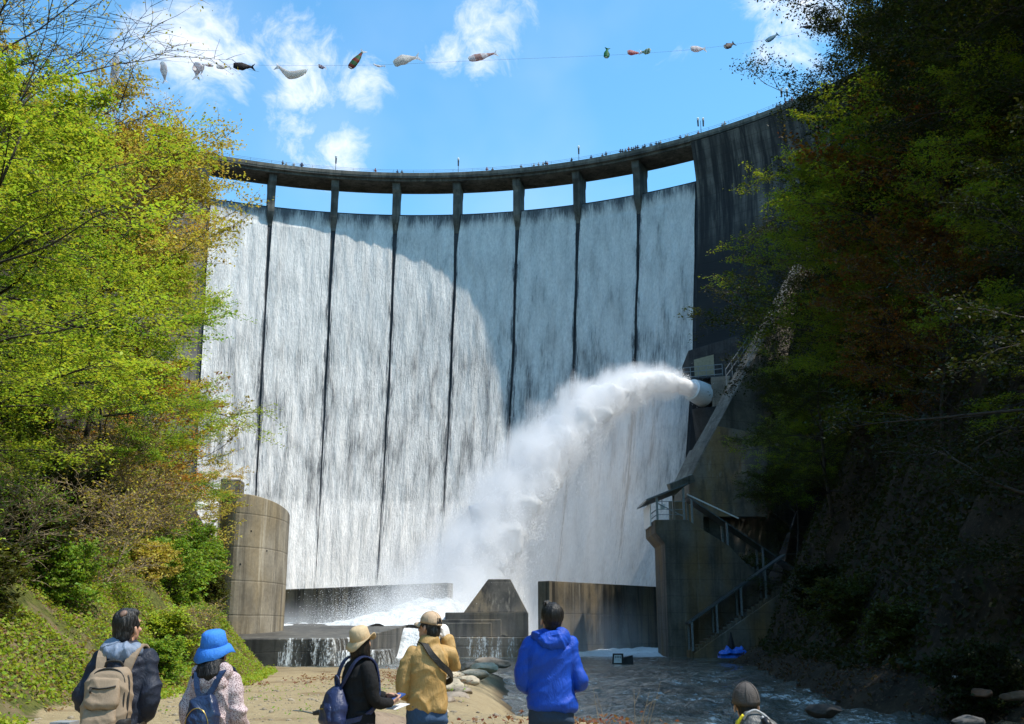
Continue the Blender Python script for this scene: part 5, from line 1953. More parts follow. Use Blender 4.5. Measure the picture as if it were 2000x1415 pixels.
def ell(mb, c, rad, rot=None, sub=3):
    bm = bmesh.new()
    bmesh.ops.create_icosphere(bm, subdivisions=sub, radius=1.0)
    V = np.array([v.co for v in bm.verts]) * np.array(rad)
    F = [tuple(v.index for v in f.verts) for f in bm.faces]
    bm.free()
    if rot is not None:
        V = V @ np.array(Euler(rot).to_matrix()).T
    mb.add(V + np.array(c), F)


def rings(mb, L, n=24, e=2.4):
    """stack of rounded cross-sections: (x, y, z, rx, ry)"""
    a = np.linspace(0, 2 * PI, n, endpoint=False)
    ca, sa = np.cos(a), np.sin(a)
    x = np.sign(ca) * np.abs(ca) ** (2 / e)
    y = np.sign(sa) * np.abs(sa) ** (2 / e)
    V = np.concatenate([np.stack([c[0] + x * c[3], c[1] + y * c[4], np.full(n, c[2])], -1) for c in L])
    m = len(L)
    F = [(i * n + j, i * n + (j + 1) % n, (i + 1) * n + (j + 1) % n, (i + 1) * n + j) for i in range(m - 1) for j in range(n)]
    up = L[-1][2] > L[0][2]
    F += [tuple(range(n - 1, -1, -1)), tuple(range((m - 1) * n, m * n))]
    if not up:
        F = [tuple(reversed(f)) for f in F]
    mb.add(V, F)


def smooth_path(P, n=14):
    P = np.array(P, float)
    if len(P) == 2:
        return P[0] + (P[1] - P[0]) * np.linspace(0, 1, n)[:, None]
    t = np.linspace(0, len(P) - 1, n)
    out = []
    for u in t:
        i = min(int(u), len(P) - 2)
        f = u - i
        p0, p1, p2, p3 = P[max(i - 1, 0)], P[i], P[i + 1], P[min(i + 2, len(P) - 1)]
        out.append(0.5 * ((2 * p1) + (-p0 + p2) * f + (2 * p0 - 5 * p1 + 4 * p2 - p3) * f ** 2 + (-p0 + 3 * p1 - 3 * p2 + p3) * f ** 3))
    return np.array(out)


def limb(mb, P, rads, n=12, segs=14):
    pts = smooth_path(P, segs)
    rr = np.interp(np.linspace(0, 1, segs), np.linspace(0, 1, len(rads)), rads)
    mb.tube(pts, rr, n)
    ell(mb, pts[0], (rr[0],) * 3, sub=2)
    ell(mb, pts[-1], (rr[-1],) * 3, sub=2)


def hand(mb, wrist, d, nrm, side, curl=0.5, spread=0.15, sc=1.0, fat=1.0):
    """palm, four bent fingers and a thumb; nrm points out of the back of the hand, side=+1 right hand"""
    d = _norm(np.array(d, float))
    nrm = np.array(nrm, float)
    nrm = _norm(nrm - d * np.dot(nrm, d))
    ac = np.cross(d, nrm) * side     # towards the little finger
    wrist = np.array(wrist, float)
    mb.tube([wrist - d * 0.03, wrist + d * 0.015 * sc], [0.027 * sc * fat, 0.028 * sc * fat], 10)
    pts = [wrist, wrist + d * 0.03 * sc, wrist + d * 0.065 * sc, wrist + d * 0.092 * sc]
    T_ = np.array(pts)
    for q in (-0.027, -0.009, 0.009, 0.027):
        mb.tube(T_ + ac * np.array([q * 0.7, q * 0.9, q, q])[:, None] * sc, np.array([0.015, 0.016, 0.015, 0.012]) * sc * fat, 8)
    for q, ln, k in ((-0.029, 0.072, 0), (-0.010, 0.081, 1), (0.010, 0.075, 2), (0.028, 0.058, 3)):
        b = wrist + d * 0.088 * sc + ac * q * sc
        dd = _norm(d + ac * (q * spread * 12))
        pp = [b]
        ang = 0
        for f_, cu in ((0.45, 0.55), (0.32, 0.9), (0.23, 0.6)):
            ang += curl * cu * (1 + 0.12 * k)
            pp.append(pp[-1] + (dd * math.cos(ang) - nrm * math.sin(ang)) * ln * f_ * sc)
        mb.tube(pp, np.array([0.0098, 0.0092, 0.0082, 0.0062]) * sc * fat, 8)
        ell(mb, pp[-1], (0.0066 * sc * fat,) * 3, sub=1)
    b = wrist + d * 0.025 * sc - ac * 0.028 * sc - nrm * 0.004
    t1 = b + (d * 0.6 - ac * 0.75 - nrm * 0.25) * 0.042 * sc
    t2 = t1 + (d * 0.85 - ac * 0.2 - nrm * (0.2 + curl * 0.3)) * 0.034 * sc
    t3 = t2 + (d * 0.9 + ac * 0.1 - nrm * (0.2 + curl * 0.4)) * 0.024 * sc
    mb.tube([b, t1, t2, t3], np.array([0.015, 0.0125, 0.0105, 0.0075]) * sc * fat, 8)
    ell(mb, t3, (0.008 * sc * fat,) * 3, sub=1)


class HeadFrame:
    def __init__(s, pivot, yaw, pitch, roll=0.0):
        s.p = np.array(pivot, float)
        s.M = np.array((Matrix.Rotation(yaw, 3, 'Z') @ Matrix.Rotation(pitch, 3, 'X') @ Matrix.Rotation(roll, 3, 'Y')))

    def __call__(s, v):
        return np.asarray(v, float) @ s.M.T + s.p

    def mb(s, m):
        out = MB()
        out.V = [tuple(v) for v in s(np.array(m.V))]
        out.F = m.F
        return out


def head_prims():
    h = MB()
    ell(h, (0, 0.012, 0.148), (0.076, 0.095, 0.102))
    ell(h, (0, 0.048, 0.072), (0.056, 0.060, 0.066))
    ell(h, (0, 0.083, 0.035), (0.028, 0.026, 0.026))
    h.tube([(0, 0.1, 0.135), (0, 0.113, 0.108), (0, 0.122, 0.088), (0, 0.108, 0.078)], [0.009, 0.012, 0.016, 0.012], 8)
    ell(h, (0, 0.097, 0.152), (0.058, 0.012, 0.011))
    ell(h, (0, 0.104, 0.056), (0.024, 0.012, 0.006))
    ell(h, (0, 0.103, 0.046), (0.021, 0.011, 0.007))
    for s in (-1, 1):
        ell(h, (0.087 * s, 0.002, 0.108), (0.010, 0.020, 0.034), (0.15, 0, 0.35 * s))
        ell(h, (0.042 * s, 0.083, 0.092), (0.024, 0.018, 0.02))
    return h


def person(label, loc, rz, H, arms, head=(0, 0.2, 0), jacket=None, trousers=None, wide=1.0, hands=('s', 's'), handspec=(None, None), fold=0.011,
           seed=1, hem=0.86, sleeve=1.0, torso=None, lean=0.0, fdirs=((1.0, 0.2, 0.8), (-0.7, 0.3, 0.9))):
    sc = H / 1.73
    o = thing('person', label, 'person', loc, rz)
    o.scale = (sc, sc, sc)
    hf = HeadFrame((0, 0.015 + lean, 1.475), head[0], head[1], head[2])
    b = MB()
    hm = hf.mb(head_prims())
    b.add(hm.V, hm.F)
    limb(b, [(0, -0.02 + lean * 0.8, 1.38), (0, -0.005 + lean, 1.44), tuple(hf((0, 0.0, 0.04)))], [0.062, 0.055, 0.054])
    rings(b, [(0, 0, 0.86, 0.14, 0.10), (0, 0, 0.95, 0.155, 0.11), (0, 0, 1.08, 0.135, 0.095), (0, 0, 1.25, 0.155, 0.105), (0, lean * 0.6, 1.37, 0.15, 0.09), (0, lean * 0.8, 1.42, 0.08, 0.06)])
    for s, A in zip((-1, 1), arms):
        limb(b, A, [0.05, 0.043, 0.036, 0.026])
        W0, E0 = np.array(A[-1], float), np.array(A[-2], float)
        hsp = handspec[0 if s < 0 else 1] or {}
        hand(b, W0, hsp.get('d', W0 - E0), hsp.get('n', (s, -0.3, 0.2)), s, hsp.get('curl', 0.5), 0.12)
        limb(b, [(0.095 * s, 0, 0.9), (0.1 * s, 0.015, 0.5), (0.1 * s, -0.02, 0.09)], [0.08, 0.055, 0.038])
        b.tube([(0.1 * s, -0.06, 0.045), (0.105 * s, 0.06, 0.05), (0.11 * s, 0.14, 0.035)], [0.035, 0.04, 0.03], 10)
    V, F, N = remesh(b, 0.007, 3, 0.4)
    body = part('body', (V, F), M['skin'], o, world=False, smooth=True)
    for s in (-1, 1):
        e = MB()
        ell(e, hf((0.032 * s, 0.094, 0.127)), (0.013, 0.01, 0.008), sub=2)
        part('eye', e.out(), M['plastic_black'], o, world=False, smooth=True)
    # jacket
    j = MB()
    tz = torso or [(0, -0.005, hem, 0.172 * wide, 0.13), (0, -0.008, hem + 0.03, 0.178 * wide, 0.137), (0, -0.008, hem + 0.11, 0.170 * wide, 0.135), (0, -0.012, 1.16, 0.172 * wide, 0.135),
                   (0, -0.018 + lean * 0.3, 1.29, 0.180 * wide, 0.132), (0, -0.015 + lean * 0.6, 1.36, 0.172 * wide, 0.115), (0, -0.01 + lean * 0.8, 1.41, 0.125 * wide, 0.092), (0, -0.005 + lean, 1.445, 0.088, 0.076), (0, -0.002 + lean, 1.49, 0.078, 0.072)]
    rings(j, tz)
    for s, A in zip((-1, 1), arms):
        A = [np.array(p, float) for p in A]
        A[-1] = A[-2] + (A[-1] - A[-2]) * 0.93
        limb(j, A, [0.064 * sleeve, 0.062 * sleeve, 0.057 * sleeve, 0.054 * sleeve, 0.045 * sleeve])
    return o, hf, j


def dress(o, name, mb, mat, voxel=0.011, sm=5, amp=0.011, seed=1, dirs=((1.0, 0.2, 0.8), (-0.7, 0.3, 0.9)), sc=9.0):
    V, F, N = remesh(mb, voxel, sm)
    if amp:
        V = folds(V, N, amp, seed, dirs, sc)
    return part(name, (V, F), mat, o, world=False, smooth=True)


def legs(o, mat, wide=1.0, seed=2, top=0.93):
    t = MB()
    rings(t, [(0, 0, 0.78, 0.165 * wide, 0.12), (0, 0, 0.88, 0.172 * wide, 0.125), (0, 0, top + 0.06, 0.16 * wide, 0.12)])
    for s in (-1, 1):
        limb(t, [(0.088 * s, 0, 0.84), (0.1 * s, 0.015, 0.5), (0.102 * s, -0.015, 0.08)], [0.098 * wide, 0.076 * wide, 0.068 * wide])
    dress(o, 'trousers', t, mat, 0.014, 4, 0.008, seed, ((0.3, 0.2, 1.0),), 8)
    for s in (-1, 1):
        h = MB()
        h.tube([(0.1 * s, -0.09, 0.05), (0.1 * s, -0.05, 0.06), (0.105 * s, 0.05, 0.055), (0.11 * s, 0.15, 0.04), (0.112 * s, 0.185, 0.035)], [0.03, 0.05, 0.052, 0.045, 0.022], 14)
        rings(h, [(0.105 * s, 0.04, 0.0, 0.052, 0.14), (0.105 * s, 0.04, 0.03, 0.055, 0.145)])
        dress(o, 'shoe', h, M['shoe'], 0.01, 2, 0)


def hair(o, hf, mat, kind='short', seed=3, hat=False):
    h = MB()
    ell(h, (0, -0.006, 0.160), (0.087, 0.098, 0.106) if not hat else (0.083, 0.094, 0.092))
    ell(h, (0, -0.042, 0.10), (0.070, 0.058, 0.085))
    if not hat:
        ell(h, (0, 0.055, 0.215), (0.062, 0.05, 0.036))
    for s in (-1, 1):
        ell(h, (0.068 * s, 0.012, 0.15), (0.018, 0.045, 0.045))
    if kind == 'long':
        rings(h, [(0, -0.155, -0.10, 0.11, 0.035), (0, -0.15, -0.04, 0.128, 0.055), (0, -0.09, 0.02, 0.122, 0.085), (0, -0.04, 0.08, 0.105, 0.085), (0, -0.02, 0.14, 0.088, 0.09)])
    if kind == 'bob':
        rings(h, [(0, -0.04, -0.02, 0.088, 0.05), (0, -0.035, 0.05, 0.095, 0.075), (0, -0.015, 0.14, 0.09, 0.092)])
    if kind == 'tuft':
        ell(h, (0, -0.012, 0.175), (0.094, 0.104, 0.104))
        for k in range(3, 6):
            a = k * 0.52
            h.tube([(0.05 * math.cos(a), -0.01 + 0.05 * math.sin(a), 0.25), (0.075 * math.cos(a + 0.4), -0.01 + 0.07 * math.sin(a + 0.4), 0.272 + 0.006 * (k % 3)), (0.09 * math.cos(a + 0.7), -0.01 + 0.085 * math.sin(a + 0.7), 0.258)], [0.016, 0.012, 0.005], 6)
    h = hf.mb(h)
    V, F, N = remesh(h, 0.0065, 3)
    q = (V - hf.p) @ hf.M
    ang = np.arctan2(q[:, 0], -q[:, 1])
    st = fbm(np.stack([ang * 9, q[:, 2] * 9, q[:, 2] * 0 + seed], -1), 3) - 0.5
    V = V + N * (st * 0.014)[:, None]
    part('hair', (V, F), mat, o, world=False, smooth=True)


def lathe(prof, n=48, wave=None):
    a = np.linspace(0, 2 * PI, n, endpoint=False)
    V = []
    for i, (r_, z) in enumerate(prof):
        dz = wave(a, r_) if wave else 0
        V.append(np.stack([r_ * np.cos(a), r_ * 1.1 * np.sin(a), z + dz + 0 * a], -1))
    m = len(prof)
    V = np.concatenate(V)
    F = [(i * n + j, i * n + (j + 1) % n, ((i + 1) % m) * n + (j + 1) % n, ((i + 1) % m) * n + j) for i in range(m - 1) for j in range(n)]
    F.append(tuple(range(n - 1, -1, -1)))
    F.append(tuple(range((m - 1) * n, m * n)))
    return V, F


def bucket_hat(o, hf, mat, brim=0.165, up=None, tilt=(0, 0), size=1.0, drop=0.0):
    prof = [(0.002, 0.262), (0.055, 0.26), (0.078, 0.245), (0.088, 0.20), (0.097, 0.148), (0.118, 0.132), (brim, 0.098 - drop), (brim + 0.004, 0.102 - drop), (0.122, 0.140), (0.1015, 0.156),
            (0.0985, 0.160), (0.1015, 0.163), (0.094, 0.205), (0.085, 0.252), (0.06, 0.272), (0.03, 0.276), (0.002, 0.277)]

    def wave(a, r_):
        k = max(0, (r_ - 0.1) / (brim - 0.1))
        w = 0.012 * np.cos(2 * a + 0.5) + 0.006 * np.cos(5 * a)
        if up is not None:
            d = np.cos(a - up[0])
            w = w + up[1] * np.clip(d, 0, 1) ** 2
        return k * w
    V, F = lathe(prof, 56, wave)
    V = V * np.array((size, size, 1)) + np.array((0, 0.005, 0))
    Rt = np.array(Euler((tilt[0], tilt[1], 0)).to_matrix())
    V = (V - (0, 0, 0.15)) @ Rt.T + (0, 0, 0.15)
    V = hf(V)
    nrm = fbm(V * 26, 3)[:, None] - 0.5
    V = V + nrm * 0.006
    part('hat', (V, F), mat, o, world=False, smooth=True)


def cap(o, hf, mat, yawv=0.0, visor=True, gap=True, low=0.0):
    c = MB()
    n, m = 36, 12
    for lay in (0.0,):
        V = []
        for i in range(m + 1):
            t = i / m * PI * 0.5
            rr, z = math.cos(t), math.sin(t)
            for j in range(n):
                a = 2 * PI * j / n
                V.append((0.092 * rr * math.cos(a), 0.104 * rr * math.sin(a) + 0.004, 0.155 - low + (0.112 + low) * z ** 0.8))
        for i in range(m + 1):
            t = i / m * PI * 0.5
            rr, z = math.cos(t), math.sin(t)
            for j in range(n):
                a = 2 * PI * j / n
                V.append((0.088 * rr * math.cos(a), 0.100 * rr * math.sin(a) + 0.004, 0.157 - low + (0.106 + low) * z ** 0.8))
        F = []
        k0 = (m + 1) * n
        for i in range(m):
            for j in range(n):
                q = (j + 1) % n
                a = 2 * PI * (j + 0.5) / n
                if gap and i < 4 and math.sin(a) < -0.94:
                    continue
                F.append((i * n + j, i * n + q, (i + 1) * n + q, (i + 1) * n + j))
                F.append((k0 + i * n + q, k0 + i * n + j, k0 + (i + 1) * n + j, k0 + (i + 1) * n + q))
        for j in range(n):
            q = (j + 1) % n
            F.append((j, k0 + j, k0 + q, q))
    V = hf(np.array(V))
    V = V + (fbm(V * 22, 3)[:, None] - 0.5) * 0.007
    hat = part('cap', (V, F), mat, o, world=False, smooth=True)
    sm_ = MB()
    for k in range(3):
        t_ = np.linspace(0.06 * PI, 0.94 * PI, 22)
        az_ = k * PI / 3 + 0.3
        cc_ = np.cos(t_)
        q_ = np.stack([0.0935 * cc_ * math.cos(az_), 0.1055 * cc_ * math.sin(az_) + 0.004, 0.155 - low + (0.1135 + low) * np.sin(t_) ** 0.8], -1)
        sm_.tube(hf(q_), 0.0028, 5)
    ell(sm_, hf((0, 0.004, 0.27)), (0.009, 0.009, 0.006), sub=2)
    part('seams', sm_.out(), mat, hat, world=False, smooth=True)
    if visor:
        v = MB()
        a = np.linspace(0.15 * PI, 0.85 * PI, 17)
        pts_i = np.stack([0.09 * np.cos(a), 0.10 * np.sin(a), np.full(17, 0.16)], -1)
        pts_o = np.stack([0.10 * np.cos(a), 0.10 * np.sin(a) + 0.085 * np.sin(a) ** 2, 0.15 - 0.03 * np.abs(np.cos(a)) - 0.012], -1)
        VV = np.concatenate([pts_i, pts_o, pts_i + (0, 0, 0.006), pts_o + (0, 0, 0.006)])
        FF = []
        for i in range(16):
            FF += [(i, i + 1, 18 + i, 17 + i), (34 + i, 51 + i, 52 + i, 35 + i), (17 + i, 18 + i, 52 + i, 51 + i), (i, 34 + i, 35 + i, i + 1)]
        part('visor', (hf(VV), FF), mat, hat, world=False, smooth=True)
    if gap:
        s_ = MB()
        aa = np.linspace(-PI * 0.64, -PI * 0.36, 9)
        s_.tube(hf(np.stack([0.093 * np.cos(aa), 0.105 * np.sin(aa) + 0.003, np.full(9, 0.160)], -1)), 0.009, 6)
        part('back_strap', s_.out(), mat, hat, world=False, smooth=True)
        # scoop edging round the opening
        t_ = np.linspace(0, PI, 11)
        ar = np.stack([0.034 * np.cos(t_), -0.100 + 0.018 * np.sin(t_), 0.163 + 0.048 * np.sin(t_)], -1)
        part('edging', MB().tube(hf(ar), 0.004, 6).out(), M['pack_trim'], hat, world=False, smooth=True)


def strap(parent, pts, w, th, mat, name='strap', n=24):
    P = smooth_path(pts, n)
    V, F = tube(P, w / 2, 10, True, th / 2)
    return part(name, (V, F), mat, parent, world=False, smooth=True)


def flat_strap(parent, pts, outs, w, th, mat, name='strap', n=26):
    """ribbon of width w whose flat side faces the given outward vectors"""
    P = smooth_path(pts, n)
    O = smooth_path(outs, n)
    Tn = np.gradient(P, axis=0)
    Tn /= np.linalg.norm(Tn, axis=1)[:, None]
    O = O - Tn * (O * Tn).sum(1)[:, None]
    O /= np.linalg.norm(O, axis=1)[:, None]
    B = np.cross(Tn, O)
    ring = []
    for (sx, so) in ((-1, 0), (-0.92, 1), (0.92, 1), (1, 0), (0.92, -0.6), (-0.92, -0.6)):
        ring.append(P + B * sx * w / 2 + O * so * th)
    V = np.stack(ring, 1).reshape(-1, 3)
    k = 6
    F = [(i * k + j, i * k + (j + 1) % k, (i + 1) * k + (j + 1) % k, (i + 1) * k + j) for i in range(n - 1) for j in range(k)]
    F += [tuple(range(k - 1, -1, -1)), tuple(range((n - 1) * k, n * k))]
    return part(name, (V, F), mat, parent, world=False, smooth=False)


def carried(name, label, cat, o):
    t = thing(name, label, cat, o.location, o.rotation_euler[2])
    t.scale = o.scale
    return t


# ---- man with the taupe backpack
p1 = at(242, 1300, 7.6)
o, hf, j = person('man with greying hair in a navy jacket with a grey hood, at far left', (p1[0], 7.6, 0), R(4), 1.735,
                  ([(-0.148, -0.01, 1.375), (-0.195, -0.03, 1.25), (-0.235, -0.06, 1.10), (-0.18, 0.16, 1.02)],
                   [(0.148, -0.01, 1.375), (0.19, -0.03, 1.25), (0.215, -0.05, 1.08), (0.10, 0.08, 0.94)]),
                  head=(R(-26), R(14), R(4)), handspec=(None, {'d': (-0.75, 0.2, -0.55), 'n': (0.3, -0.9, 0.2), 'curl': 0.8}), wide=1.0)
dress(o, 'jacket', j, M['navy_jacket'], 0.010, 4, 0.016, 1.7)
h = MB()
ell(h, (-0.01, -0.105, 1.425), (0.108, 0.044, 0.052), (0.35, 0, 0))
ell(h, (-0.075, -0.07, 1.462), (0.05, 0.042, 0.056), (0, 0.3, 0.3))
ell(h, (0.075, -0.06, 1.44), (0.055, 0.042, 0.038), (0, -0.4, -0.3))
dress(o, 'hood', h, M['grey_hood'], 0.008, 4, 0.016, 4.4, ((0.9, 0.1, 0.5), (-0.5, 0.2, 0.9)), 16)
legs(o, M['black_trousers'])
hair(o, hf, M['hair_grey'], 'short', 5)
bp = MB()
ell(bp, (0.028, -0.052, 0.240), (0.024, 0.030, 0.015), (0.55, 0.2, 0))
part('bald_patch', hf.mb(bp).out(), M['scalp'], o, world=False, smooth=True)
bk = carried('backpack', 'tall taupe backpack with dark zips worn by the man at far left', 'backpack', o)
b = MB()
rings(b, [(-0.02, -0.245, 0.80, 0.135, 0.085), (-0.02, -0.25, 0.84, 0.155, 0.105), (-0.02, -0.245, 1.05, 0.155, 0.10), (-0.02, -0.235, 1.22, 0.15, 0.09), (-0.02, -0.225, 1.29, 0.132, 0.075), (-0.02, -0.215, 1.325, 0.10, 0.05)], 32, 3.4)
dress(bk, 'main_bag', b, M['pack_taupe'], 0.009, 3, 0.006, 2.2, ((0.3, 0.2, 1.0),), 7)
b = MB()
rings(b, [(-0.028, -0.335, 1.075, 0.095, 0.03), (-0.028, -0.335, 1.10, 0.108, 0.04), (-0.028, -0.318, 1.20, 0.105, 0.03), (-0.028, -0.305, 1.255, 0.09, 0.02)], 28, 3.4)
dress(bk, 'top_pocket', b, M['pack_taupe'], 0.007, 3, 0.007, 3.1, ((0.6, 0.2, 1.0),), 9)
b = MB()
rings(b, [(-0.035, -0.345, 0.80, 0.105, 0.03), (-0.035, -0.352, 0.86, 0.118, 0.042), (-0.035, -0.350, 1.0, 0.112, 0.036), (-0.035, -0.338, 1.062, 0.10, 0.02)], 28, 3.4)
dress(bk, 'front_pocket', b, M['pack_taupe'], 0.007, 3, 0.010, 5.2, ((0.5, 0.2, 1.0), (-0.5, 0, 0.8)), 9)
b = MB()
b.tube([(-0.11, -0.352, 1.205), (-0.05, -0.362, 1.198), (0.01, -0.362, 1.203), (0.06, -0.352, 1.215)], 0.006, 6)
b.tube([(-0.1, -0.36, 1.205), (-0.1, -0.368, 1.17)], 0.006, 6)
part('zip', b.out(), M['pack_trim'], bk, world=False, smooth=True)
for off, rr in ((0.0, 0.0085), (0.022, 0.006)):
    zz = smooth_path([(0.128 - off, -0.29 - off, 0.86), (0.132 - off, -0.295 - off, 1.1), (0.122 - off, -0.275 - off, 1.24), (0.08 - off, -0.262 - off, 1.305), (-0.02, -0.258 - off, 1.325), (-0.10, -0.262 - off, 1.30), (-0.155 + off, -0.275 - off, 1.22)], 40)
    part('zip', MB().tube(zz, rr, 6).out(), M['pack_trim'], bk, world=False, smooth=True)
b = MB()
rings(b, [(0.105, -0.285, 0.80, 0.05, 0.06), (0.108, -0.29, 0.98, 0.048, 0.06), (0.108, -0.285, 1.0, 0.045, 0.055)], 20, 3)
dress(bk, 'side_pocket', b, M['pack_trim'], 0.008, 2, 0.004, 3)
part('haul_loop', MB().tube(smooth_path([(-0.07, -0.19, 1.335), (-0.05, -0.205, 1.37), (0.03, -0.205, 1.37), (0.05, -0.19, 1.335)], 14), 0.009, 8).out(), M['pack_trim'], bk, world=False, smooth=True)
for s in (-1, 1):
    flat_strap(bk, [(0.085 * s - 0.02, -0.17, 1.30), (0.105 * s - 0.01, -0.135, 1.41), (0.115 * s, -0.04, 1.475), (0.125 * s, 0.09, 1.42), (0.13 * s, 0.155, 1.25), (0.16 * s, 0.12, 1.0), (0.17 * s, -0.05, 0.93), (0.1 * s, -0.2, 0.9)],
               [(0, -1, 0.3), (0, -0.8, 0.7), (0, 0, 1), (0, 0.8, 0.6), (0, 1, 0.1), (s * 0.7, 0.7, 0), (s, 0, 0), (s, -0.5, 0)], 0.068, 0.012, M['pack_taupe'], 'shoulder_strap')

# ---- woman with the blue hat
p2 = at(420, 1330, 7.7)
o, hf, j = person('woman with long black hair, blue bucket hat and pale pink printed parka', (p2[0], 7.7, 0), R(-10), 1.57,
                  ([(-0.145, -0.01, 1.36), (-0.18, -0.02, 1.23), (-0.20, 0.0, 1.08), (-0.12, 0.20, 1.06)],
                   [(0.145, -0.01, 1.36), (0.185, -0.02, 1.23), (0.225, 0.0, 1.06), (0.16, 0.2, 1.0)]),
                  head=(R(-14), R(12), R(-8)), wide=0.93)
h = MB()
ell(h, (0.0, -0.115, 1.345), (0.15, 0.055, 0.075), (0.35, 0, 0))
ell(h, (-0.1, -0.07, 1.43), (0.07, 0.06, 0.06))
ell(h, (0.1, -0.07, 1.43), (0.07, 0.06, 0.06))
j.add(h.V, h.F)
dress(o, 'parka', j, M['print_parka'], 0.011, 4, 0.013, 6.1, ((0.5, 0.2, 1.0), (-0.6, 0.2, 0.9)), 10)
legs(o, M['dark_jeans'])
hair(o, hf, M['hair_black'], 'long', 7, True)
bucket_hat(o, hf, M['blue_hat'], 0.148, (R(10), 0.02), (R(2), R(10)), 1.02, 0.03)
bk = carried('backpack', 'small glossy navy backpack with brass zips worn by the woman in the blue hat', 'backpack', o)
b = MB()
rings(b, [(0.02, -0.215, 0.93, 0.115, 0.06), (0.02, -0.225, 0.97, 0.13, 0.08), (0.02, -0.22, 1.12, 0.122, 0.075), (0.02, -0.21, 1.21, 0.10, 0.06), (0.02, -0.2, 1.255, 0.065, 0.04)], 28, 2.8)
dress(bk, 'main_bag', b, M['navy_pack'], 0.008, 3, 0.008, 8.1, ((0.6, 0.2, 1.0),), 9)
b = MB()
rings(b, [(0.015, -0.29, 0.95, 0.085, 0.025), (0.015, -0.298, 0.99, 0.095, 0.035), (0.015, -0.295, 1.10, 0.085, 0.028), (0.015, -0.285, 1.15, 0.06, 0.015)], 24, 2.8)
dress(bk, 'front_pocket', b, M['navy_pack'], 0.007, 3, 0.010, 9.1, ((0.9, 0.2, 0.6),), 12)
zz = smooth_path([(-0.075, -0.295, 1.0), (-0.072, -0.3, 1.09), (-0.03, -0.3, 1.155), (0.02, -0.298, 1.17), (0.07, -0.298, 1.145), (0.105, -0.293, 1.07), (0.112, -0.285, 0.97)], 30)
part('zip', MB().tube(zz, 0.0035, 6).out(), M['gold'], bk, world=False, smooth=True)
flat_strap(bk, [(0.03, -0.195, 1.245), (0.075, -0.185, 1.30), (0.115, -0.14, 1.42), (0.125, -0.02, 1.46), (0.13, 0.1, 1.36), (0.15, 0.12, 1.1), (0.15, -0.02, 0.95), (0.1, -0.18, 0.88)],
           [(0, -1, 0.2), (0, -1, 0.3), (0, -0.8, 0.7), (0, 0, 1), (0, 0.8, 0.5), (0.6, 0.8, 0), (1, 0, 0), (1, -0.5, 0)], 0.05, 0.011, M['navy_pack'], 'shoulder_strap')
flat_strap(bk, [(0.01, -0.195, 1.245), (-0.04, -0.2, 1.28), (-0.09, -0.14, 1.42), (-0.115, -0.02, 1.455), (-0.125, 0.1, 1.36), (-0.15, 0.12, 1.1), (-0.15, -0.02, 0.95), (-0.06, -0.18, 0.88)],
           [(0, -1, 0.2), (0, -1, 0.3), (0, -0.8, 0.7), (0, 0, 1), (0, 0.8, 0.5), (-0.6, 0.8, 0), (-1, 0, 0), (-1, -0.5, 0)], 0.045, 0.006, M['navy_pack'], 'shoulder_strap')

# ---- woman in black with the beige hat
p3 = at(703, 1320, 9.2)
o, hf, j = person('woman in a black coat and beige sun hat turned to the right, reading leaflets', (p3[0], 9.2, 0), R(-52), 1.60,
                  ([(-0.15, -0.01, 1.37), (-0.19, 0.02, 1.24), (-0.19, 0.08, 1.10), (-0.07, 0.31, 1.10)],
                   [(0.15, -0.01, 1.37), (0.195, 0.0, 1.24), (0.20, 0.06, 1.08), (0.07, 0.30, 1.05)]),
                  head=(R(40), R(14), R(-4)), wide=0.86, hem=0.86,
                  handspec=({'d': (0.5, 0.8, 0.1), 'n': (-0.5, 0.2, 0.8), 'curl': 0.6}, {'d': (-0.35, 0.9, 0.1), 'n': (0.4, 0.2, -0.9), 'curl': 0.6}))
dress(o, 'coat', j, M['black_coat'], 0.011, 5, 0.009, 11.1)
legs(o, M['black_trousers'])
hair(o, hf, M['hair_brown'], 'bob', 9, True)
bucket_hat(o, hf, M['beige_hat'], 0.146, (R(-15), 0.075), (R(3), R(-4)), 0.98, -0.004)
bk = carried('backpack', 'small navy backpack with a loop handle worn by the woman in black', 'backpack', o)
b = MB()
rings(b, [(-0.05, -0.225, 0.86, 0.135, 0.07), (-0.05, -0.235, 0.90, 0.15, 0.095), (-0.05, -0.225, 1.04, 0.13, 0.085), (-0.05, -0.21, 1.15, 0.095, 0.06), (-0.05, -0.195, 1.21, 0.05, 0.035)], 28, 2.6)
dress(bk, 'main_bag', b, M['navy_canvas'], 0.008, 3, 0.010, 12.1, ((0.6, 0.2, 1.0),), 9)
b = MB()
rings(b, [(-0.055, -0.31, 0.885, 0.095, 0.03), (-0.055, -0.315, 0.92, 0.105, 0.038), (-0.055, -0.305, 1.02, 0.095, 0.028), (-0.055, -0.29, 1.06, 0.08, 0.015)], 24, 3.0)
dress(bk, 'front_pocket', b, M['navy_canvas'], 0.007, 3, 0.008, 13.1, ((0.6, 0.2, 1.0),), 9)
b = MB()
b.bar((-0.10, -0.345, 1.015), (-0.045, -0.345, 1.02), 0.012, 0.008)
part('name_plate', b.out(), M['gold'], bk, world=False)
part('handle', MB().tube(smooth_path([(-0.085, -0.2, 1.19), (-0.09, -0.21, 1.27), (-0.055, -0.22, 1.305), (-0.015, -0.21, 1.27), (-0.01, -0.2, 1.19)], 20), 0.0085, 8).out(), M['navy_canvas'], bk, world=False, smooth=True)
